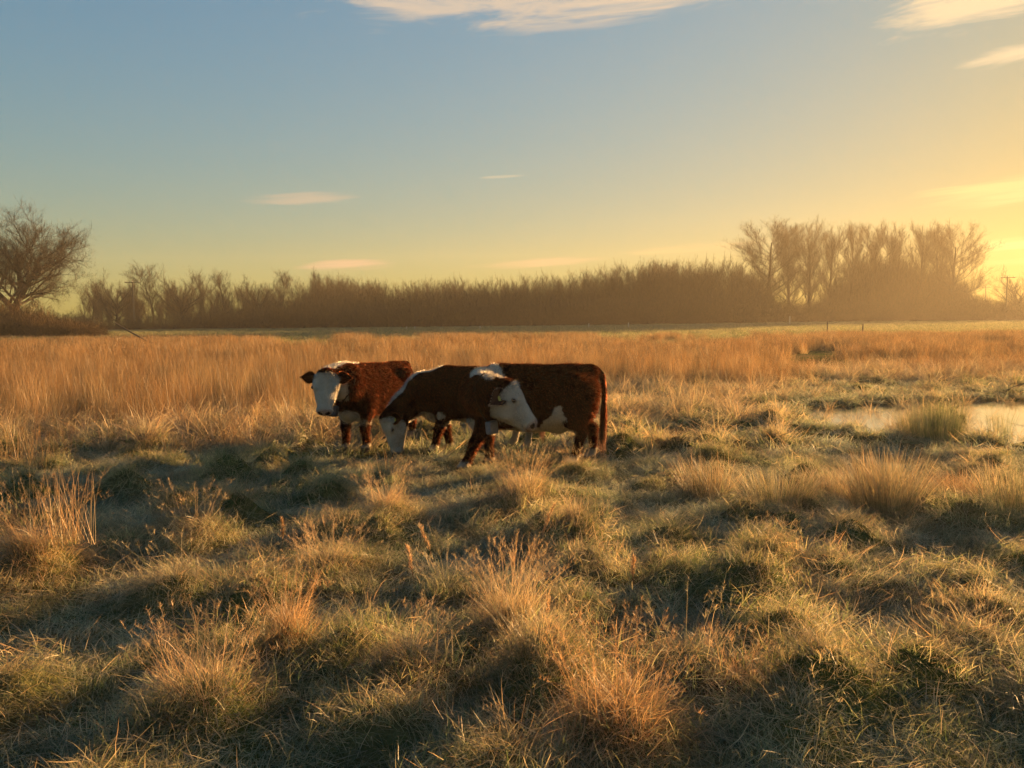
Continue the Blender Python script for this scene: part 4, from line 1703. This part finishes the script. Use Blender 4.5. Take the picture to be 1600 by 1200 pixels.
    for _ in range(2):
        acc = np.zeros_like(V)
        n_ = np.zeros(len(V))
        np.add.at(acc, ed[:, 0], V[ed[:, 1]])
        np.add.at(n_, ed[:, 0], 1)
        np.add.at(acc, ed[:, 1], V[ed[:, 0]])
        np.add.at(n_, ed[:, 1], 1)
        V = V * .5 + .5 * acc / np.maximum(n_, 1)[:, None]

    # coat colours by place on the body
    def coat(P, jitter=.03):
        nz = (fbm(P[:, 0] * 9 + 5, P[:, 2] * 9 + P[:, 1] * 7, 3, 3) - .5) * 2
        D = (P - poll) / hs
        hx, hy, hz = D @ f / hl, D @ l, D @ u
        w = np.zeros(len(P))
        head = sstep(hx + nz * .03, -.03, .02) * sstep(-hx, -.62, -.58) * sstep(-np.abs(hy), -.06 - .15 * bw, -.02 - .15 * bw) * sstep(hz, -.30, -.24) * sstep(-hz, -.2, -.16)
        back = sstep(hz + hx * 1.1 + nz * .03, spec.get('cheek', -.14), spec.get('cheek', -.14) + .05)          # behind the jaw the neck is brown
        w = np.maximum(w, head * back)
        # crest along the neck
        for a_, b_, ra_, rb_, z_ in spec['crest']:
            a_, b_ = np.array(a_), np.array(b_)
            ba = b_ - a_
            t = np.clip(((P - a_) @ ba) / (ba @ ba), 0, 1)
            d = np.linalg.norm(P - a_ - t[:, None] * ba, axis=1) - (ra_ + (rb_ - ra_) * t)
            w = np.maximum(w, sstep(-d + nz * .035, -.012, .012))
        x, y, z = P.T
        brisket = sstep(x + nz * .06, .44, .52) * sstep(-z + nz * .05, -.60, -.54) * sstep(z, .38, .42) * sstep(-np.abs(y), -.17, -.13)
        belly = sstep(-z + nz * .04, -.50, -.45) * sstep(-np.abs(y), -.24, -.18) * sstep(x, -.5, -.42) * sstep(-x, -.56, -.5) * sstep(z, .36, .40)
        sk = np.where(x > 0, spec.get('sock_f', .09), spec.get('sock_h', .12))
        sock = sstep(-z + nz * .04, -sk - .03, -sk + .03)
        w = np.maximum.reduce([w, brisket * .95, belly, sock * .8])
        for px_, py_, pz_, pr_ in spec.get('patch', []):
            d = np.sqrt((x - px_) ** 2 + (z - pz_) ** 2 + .25 * (y - py_) ** 2)
            w = np.maximum(w, sstep(-d + nz * pr_ * .7, -pr_ * 1.1, -pr_ * .85))
        tone = (1 + .22 * nz)[:, None]
        C = BROWN * tone * (1 - w[:, None]) + WHITE * (1 + .25 * nz)[:, None] * np.array([1, .97, .90]) ** sstep(-z, -.75, -.45)[:, None] * w[:, None]
        muz = sstep(hx, .425, .455) * sstep(-hx, -.60, -.56) * sstep(hz, -.12, -.10) * sstep(-np.abs(hy), -.16, -.12)
        C = C * (1 - muz[:, None] * .75) + PINK * muz[:, None] * .75
        for sgn in (1, -1):
            dn = np.sqrt(((hx - .462) / .018) ** 2 + ((hy - sgn * .042) / .018) ** 2 + ((hz + .035) / .016) ** 2)
            C = np.where((dn < 1.7)[:, None], DARK, C)
            de = np.sqrt(((hx - .15) / .030) ** 2 + ((hy - sgn * (.03 + .095 * bw)) / .07) ** 2 + ((hz - .024) / .018) ** 2)
            k = sstep(-de, -1.3, -.9)[:, None]
            C = C * (1 - k * .7) + np.array([.10, .06, .045]) * k * .7
        mo = (1 - sstep(np.abs(hz + .092), .004, .014)) * sstep(hx, .36, .40) * sstep(-hx, -.60, -.56) * sstep(-np.abs(hy), -.16, -.12)
        C = C * (1 - .6 * mo[:, None]) + DARK * 2 * .6 * mo[:, None]
        hoof = sstep(-z, -.055, -.04)[:, None]
        C = C * (1 - hoof) + np.array([.07, .06, .05]) * hoof
        fluff = np.maximum(w * sstep(z, .6, .75), 0)
        return np.concatenate([C, np.ones((len(P), 1))], 1), w, fluff, hx

    C, w, fluff, hx = coat(V)
    body = mesh_obj('body', raw_mesh('body', V, [Q], M_COAT, {'coat': C}, smooth=True), root)

    # winter coat: short strands over the whole skin
    tri = np.concatenate([Q[:, [0, 1, 2]], Q[:, [0, 2, 3]]])
    A, B_, C_ = V[tri[:, 0]], V[tri[:, 1]], V[tri[:, 2]]
    nrm = np.cross(B_ - A, C_ - A)
    ar = np.linalg.norm(nrm, axis=1)
    nrm /= np.maximum(ar, 1e-12)[:, None]
    N = spec.get('hairs', 85000)
    k = rng.choice(len(tri), N, p=ar / ar.sum())
    r1, r2 = np.sqrt(rng.random(N)), rng.random(N)
    P = A[k] * (1 - r1)[:, None] + B_[k] * (r1 * (1 - r2))[:, None] + C_[k] * (r1 * r2)[:, None]
    nn = nrm[k]
    keep = P[:, 2] > .06
    P, nn = P[keep], nn[keep]
    N = len(P)
    HC, hw, hf, hhx = coat(P)
    flow = np.array([-.55, 0, -.85])
    ln = .018 + .026 * rng.random(N)
    inhead = (hhx > .03) & (hw > .5)
    ln = np.where(inhead, .010 + .010 * rng.random(N), ln)
    curly = hf * (hhx < .06)
    ln = ln + .026 * curly * rng.random(N)
    d = nn * .75 + flow * .55 * (1 - curly)[:, None] + rng.normal(0, .30, (N, 3)) + rng.normal(0, .5, (N, 3)) * curly[:, None]
    d /= np.linalg.norm(d, axis=1, keepdims=True)
    sd = np.cross(d, rng.normal(0, 1, (N, 3)))
    sd /= np.linalg.norm(sd, axis=1, keepdims=True)
    wd = .0014 + .0012 * rng.random(N)
    base = P - nn * .004
    tip = base + d * ln[:, None] + flow * (ln * .25)[:, None]
    HV = np.stack([base - sd * wd[:, None], base + sd * wd[:, None], tip], 1).reshape(-1, 3)
    HF = np.arange(N * 3).reshape(-1, 3)
    tone = rng.uniform(.75, 1.3, N)[:, None]
    HCc = np.repeat(np.concatenate([np.clip(HC[:, :3] * tone * np.where(hw > .5, 1.4, 3.9)[:, None], 0, .85), np.ones((N, 1))], 1), 3, 0)
    mesh_obj('hair', raw_mesh('hair', HV, [HF], M_FUR, {'coat': HCc}), root)

    # eyes
    for sgn in (1, -1):
        bm = bmesh.new()
        bmesh.ops.create_uvsphere(bm, u_segments=14, v_segments=10, radius=.019 * hs)
        me = bpy.data.meshes.new('eye')
        for fc in bm.faces:
            fc.smooth = True
        bm.to_mesh(me)
        bm.free()
        me.materials.append(M_EYE)
        q0, rr = hp(.150, 0, .022), .05
        while rr < .3 and G.F[tuple(np.clip(np.round((q0 + l * sgn * rr - G.lo) / G.step).astype(int), 0, G.n - 1))] < 0:
            rr += .003
        mesh_obj('eye', me, root, q0 + l * sgn * (rr - .010 * hs))
    # ears: cupped leaves
    for sgn, key in ((1, 'ear_l'), (-1, 'ear_r')):
        eo = spec.get(key, (.0, 1.0, -.18))
        b0 = hp(.01, sgn * (.02 + .085 * bw), .0)
        dr = vnorm(f * eo[0] + l * sgn * eo[1] + u * eo[2])
        nrm_ = loc_dir(spec.get('ear_n', (.2, -1, .1)))
        nrm_ = vnorm(nrm_ - dr * (nrm_ @ dr))
        wv = np.cross(dr, nrm_)
        Ln = .165 * hs * spec.get('ear_len', 1.0)
        vs_, fs = [], []
        nu, nv = 11, 9
        for i in range(nu):
            t = i / (nu - 1)
            half = .074 * hs * (math.sin(math.pi * min(1, t * .80 + .16)) ** .8) * (1 - .55 * t ** 3)
            for j in range(nv):
                s = (j / (nv - 1) - .5) * 2
                cup = .040 * hs * (1 - t * .5) * (s * s - .5)
                vs_.append(b0 + dr * (Ln * t) + wv * (half * s) + nrm_ * cup + u * (-.02 * t * t * hs))
        for i in range(nu - 1):
            for j in range(nv - 1):
                a = i * nv + j
                fs.append((a, a + 1, a + nv + 1, a + nv))
        front = np.array(vs_)
        back = front - nrm_ * .010
        ec = spec.get('ear_white', 0.0)
        col_f = np.tile(np.append(BROWN * 2 * (1 - ec) + PINK * .4 * ec, 1), (len(front), 1))
        col_b = np.tile(np.append(BROWN * 2.5, 1), (len(front), 1))
        F_ = np.array(fs)
        n_ = len(front)
        rim = [i * nv for i in range(nu)] + [(nu - 1) * nv + j for j in range(1, nv)] + [i * nv + nv - 1 for i in range(nu - 2, -1, -1)]
        R_ = np.array([(rim[q], rim[q + 1], rim[q + 1] + n_, rim[q] + n_) for q in range(len(rim) - 1)])
        ear = mesh_obj('ear', raw_mesh('ear', np.concatenate([front, back]), [F_, F_[:, ::-1] + n_, R_], M_COAT, {'coat': np.concatenate([col_f, col_b])}, smooth=True), root)
        # fringe of the ear
        m = 900
        ri = rng.choice(rim, m)
        bp = front[ri] * .9 + .1 * b0
        dd = vnorm(dr) * .6 + (front[ri] - (b0 + dr * Ln * .5)) * 4 + rng.normal(0, .35, (m, 3))
        dd /= np.linalg.norm(dd, axis=1, keepdims=True)
        sd = np.cross(dd, rng.normal(0, 1, (m, 3)))
        sd /= np.linalg.norm(sd, axis=1, keepdims=True)
        hv = np.stack([front[ri] - sd * .0015, front[ri] + sd * .0015, front[ri] + dd * rng.uniform(.008, .03, m)[:, None]], 1).reshape(-1, 3)
        hc = np.tile(np.append(BROWN * 5 * (1 - ec) + WHITE * ec, 1), (m * 3, 1))
        mesh_obj('ear_hair', raw_mesh('ear_hair', hv, [np.arange(m * 3).reshape(-1, 3)], M_FUR, {'coat': hc}), ear)
        if key in spec.get('tags', ()):
            tp = b0 + dr * Ln * .45 + nrm_ * .012
            ty = vnorm(np.array([0, 0, 1.0]) - nrm_ * nrm_[2])
            tx = np.cross(ty, nrm_)
            prof = [(-.006, .008), (.006, .008), (.015, -.008), (.015, -.032), (-.015, -.032), (-.015, -.008)]
            tv = [tp + tx * a * hs + ty * b * hs + nrm_ * c for c in (.0, .004) for a, b in prof]
            k6 = len(prof)
            tag_me = bpy.data.meshes.new('ear_tag')
            tag_me.from_pydata([tuple(v) for v in tv], [], [tuple(range(k6))[::-1], tuple(range(k6, 2 * k6))] + [(i, (i + 1) % k6, k6 + (i + 1) % k6, k6 + i) for i in range(k6)])
            tag_me.materials.append(M_TAG)
            mesh_obj('ear_tag', tag_me, ear)
    # tail
    tl = [np.array(p) for p in spec.get('tail', [(-.80, 0, 1.10), (-.90, .01, 1.02), (-.94, .02, .85), (-.94, .03, .6), (-.93, .02, .42)])]
    T = Tubes(8)
    rad = np.linspace(.040, .020, len(tl))
    dens = []
    for i in range(len(tl) - 1):
        for j in range(3):
            a, b = tl[i] + (tl[i + 1] - tl[i]) * j / 3, tl[i] + (tl[i + 1] - tl[i]) * (j + 1) / 3
            ra, rb = rad[i] + (rad[i + 1] - rad[i]) * j / 3, rad[i] + (rad[i + 1] - rad[i]) * (j + 1) / 3
            T.seg(a, b, ra, rb)
    tm = T.mesh('tail', M_COAT)
    at = tm.attributes.new('coat', 'FLOAT_COLOR', 'POINT')
    at.data.foreach_set('color', np.tile(np.append(BROWN, 1), (len(tm.vertices), 1)).astype(np.float32).ravel())
    tail = mesh_obj('tail', tm, root)
    m = 5000
    q = rng.random(m) ** .8 * (len(tl) - 1.001)
    i_ = q.astype(int)
    TA = np.array(tl)
    bp = TA[i_] + (TA[i_ + 1] - TA[i_]) * (q - i_)[:, None]
    fr = q / (len(tl) - 1)
    rv = rng.normal(0, 1, (m, 3))
    rv /= np.linalg.norm(rv, axis=1, keepdims=True)
    bp = bp + rv * (.036 - .018 * fr)[:, None]
    dd = rv * .5 + np.array([0, 0, -1.0])
    ll = np.where(fr > .6, rng.uniform(.06, .28, m), rng.uniform(.015, .035, m))
    sd = np.cross(dd, rng.normal(0, 1, (m, 3)))
    sd /= np.linalg.norm(sd, axis=1, keepdims=True)
    dd[:, :2] *= np.where(fr > .6, .25, 1)[:, None]
    hv = np.stack([bp - sd * .002, bp + sd * .002, bp + dd * ll[:, None]], 1).reshape(-1, 3)
    tc_ = np.where((fr > .8)[:, None], BROWN * 4 + WHITE * .1, BROWN * 7) * rng.uniform(.8, 1.3, m)[:, None]
    hc = np.repeat(np.concatenate([tc_, np.ones((m, 1))], 1), 3, 0)
    mesh_obj('tail_hair', raw_mesh('tail_hair', hv, [np.arange(m * 3).reshape(-1, 3)], M_FUR, {'coat': hc}), tail)

    # collar with a tracker box hanging under the neck
    if 'collar' in spec:
        cp, ax_, rx, hang, bmat = spec['collar']
        cp, ax_ = np.array(cp), vnorm(ax_)
        dn = vnorm(np.array([0, 0, -1.0]) - ax_ * -ax_[2])
        sd = np.cross(ax_, dn)
        T = Tubes(6)
        n_ = 40
        ring = []
        for t in np.linspace(0, 2 * math.pi, n_ + 1):
            dv = sd * math.cos(t) + dn * math.sin(t)
            rr = .08
            while rr < .45:
                q = np.round((cp + dv * rr - G.lo) / G.step).astype(int)
                if (q < 0).any() or (q >= G.n).any() or G.F[tuple(q)] > 0:
                    break
                rr += .006
            rr = min(rr, rx)
            ring.append(cp + dv * (rr - .004 + (max(0, math.sin(t)) ** 4) * hang))
        low = max((p - cp) @ dn for p in ring)
        for i in range(n_):
            T.seg(ring[i], ring[i + 1], .008, .008)
        col = mesh_obj('collar', T.mesh('collar', M_STRAP), root)
        bm = bmesh.new()
        bmesh.ops.create_cube(bm, size=1)
        bmesh.ops.scale(bm, vec=(.08, .155, .15), verts=bm.verts)
        bmesh.ops.bevel(bm, geom=list(bm.edges), offset=.03, segments=3, affect='EDGES', profile=.6)
        rot = Matrix((tuple(ax_), tuple(sd), tuple(dn))).transposed().to_4x4()
        bp = cp + dn * (low + .05)
        bmesh.ops.transform(bm, matrix=Matrix.Translation(tuple(bp)) @ rot, verts=bm.verts)
        me = bpy.data.meshes.new('tracker_box')
        bm.to_mesh(me)
        bm.free()
        me.materials.append(bmat)
        mesh_obj('tracker_box', me, col)
    return tag(root, spec['label'], 'cow', 'brown and white cattle in the meadow')


COW_A = dict(seed=1, scale=.94, heading=(-.447, -.894), center=(-1.87, 10.42), dz=0.0,
             poll=pix_at(510, 590, 9.46), f=(.03, -.52, -.85), u=(.10, -.82, .56), head=1.10, broad=1.30, hlen=.97,
             neck=[(.72, .02, .96), (.88, .0, 1.0)], neck_r=[.30, .27, .20, .13],
             legs=dict(fl=.44, fr=.50, hl=-.62, hr=-.50),
             crest=[((.50, 0, 1.21), (1.0, -.03, 1.16), .055, .11, 0)],
             ear_l=(-.05, 1.0, .12), ear_r=(-.10, 1.0, .06), ear_n=(.25, -1, .25),
             tail=[(-.76, 0, 1.15), (-.84, .0, 1.14), (-.92, .02, .97), (-.93, .03, .65), (-.92, .02, .45)],
             collar=((.84, 0, .93), (1, 0, .30), .30, .10, M_BOXD),
             label='brown and white cow facing the camera, leftmost of the three')
COW_B = dict(seed=2, scale=.92, heading=(-.998, -.05), center=(-.47, 10.03), dz=0.0, sock_h=.36,
             poll=pix_at(609, 655, 9.78), f=(.12, -.22, -.96), u=(-.86, -.45, .05), head=1.10, broad=1.15, cheek=-.10,
             neck=[(.74, .02, .86), (.98, .06, .68)], neck_r=[.30, .26, .20, .15],
             legs=dict(fl=.62, fr=.40, hl=-.66, hr=-.48),
             crest=[((.52, 0, 1.16), (.84, .04, 1.05), .05, .085, 0), ((.84, .04, 1.05), (1.12, .1, .76), .085, .09, 0), ((1.12, .1, .76), (1.22, .12, .60), .09, .07, 0)],
             ear_l=(.15, 1.0, -.25), ear_r=(-.1, 1.0, .1), ear_n=(-.5, -1, .1), tags=('ear_l',),
             patch=[(.50, .24, .53, .07)],
             label='dark brown cow grazing with its head in the grass, in the middle')
COW_C = dict(seed=3, scale=1.0, heading=(-.978, -.208), center=(.24, 9.02), dz=-.02, udder=True,
             poll=pix_at(789, 613, 8.42), f=(.70, -.20, -.68), u=(.69, -.10, .70), head=1.28, hlen=.80, cheek=-.17,
             neck=[(.64, .14, .91), (.64, .38, .90)], neck_r=[.29, .235, .215, .17],
             legs=dict(fl=.86, fr=.50, hl=-.40, hr=-.74), shx=dict(fl=.60, fr=.50),
             crest=[], ear_l=(-.15, 1.0, .15), ear_r=(.05, .8, -.45), ear_n=(.5, -1, .25), ear_len=1.15, tags=('ear_r',), ear_white=.3,
             patch=[(-.20, .30, .60, .09), (-.16, .2, .50, .11), (.58, .27, 1.09, .15), (.50, .20, 1.15, .07), (-.24, .3, .70, .03)],
             tail=[(-.77, 0, 1.13), (-.85, .01, 1.05), (-.875, .02, .85), (-.86, .03, .6), (-.85, .02, .40)],
             collar=((.60, .42, .87), (-.62, .75, .1), .30, .09, M_BOXG),
             label='brown cow turning its white head back over its flank, rightmost')
for s_ in (COW_A, COW_B, COW_C):
    cow(s_)


# ---------------------------------------------------------------- morning haze
def haze():
    m, nt, out = material('haze_air')
    v = nt.n('ShaderNodeVolumePrincipled')
    v.inputs['Color'].default_value = (.96, .86, .68, 1)
    v.inputs['Density'].default_value = HAZE_DENSITY
    v.inputs['Anisotropy'].default_value = .42
    nt.link(v.outputs[0], out.inputs['Volume'])
    bm = bmesh.new()
    bmesh.ops.create_cube(bm, size=1, matrix=Matrix.Translation((0, 125, 12.75)) @ Matrix.Diagonal((650, 390, 29.5, 1)))
    me = bpy.data.meshes.new('haze')
    bm.to_mesh(me)
    bm.free()
    me.materials.append(m)
    o = mesh_obj('haze', me)
    tag(o, 'thin golden morning haze over the whole field', 'haze', None, 'stuff')


HAZE_DENSITY = 0.00050
haze()
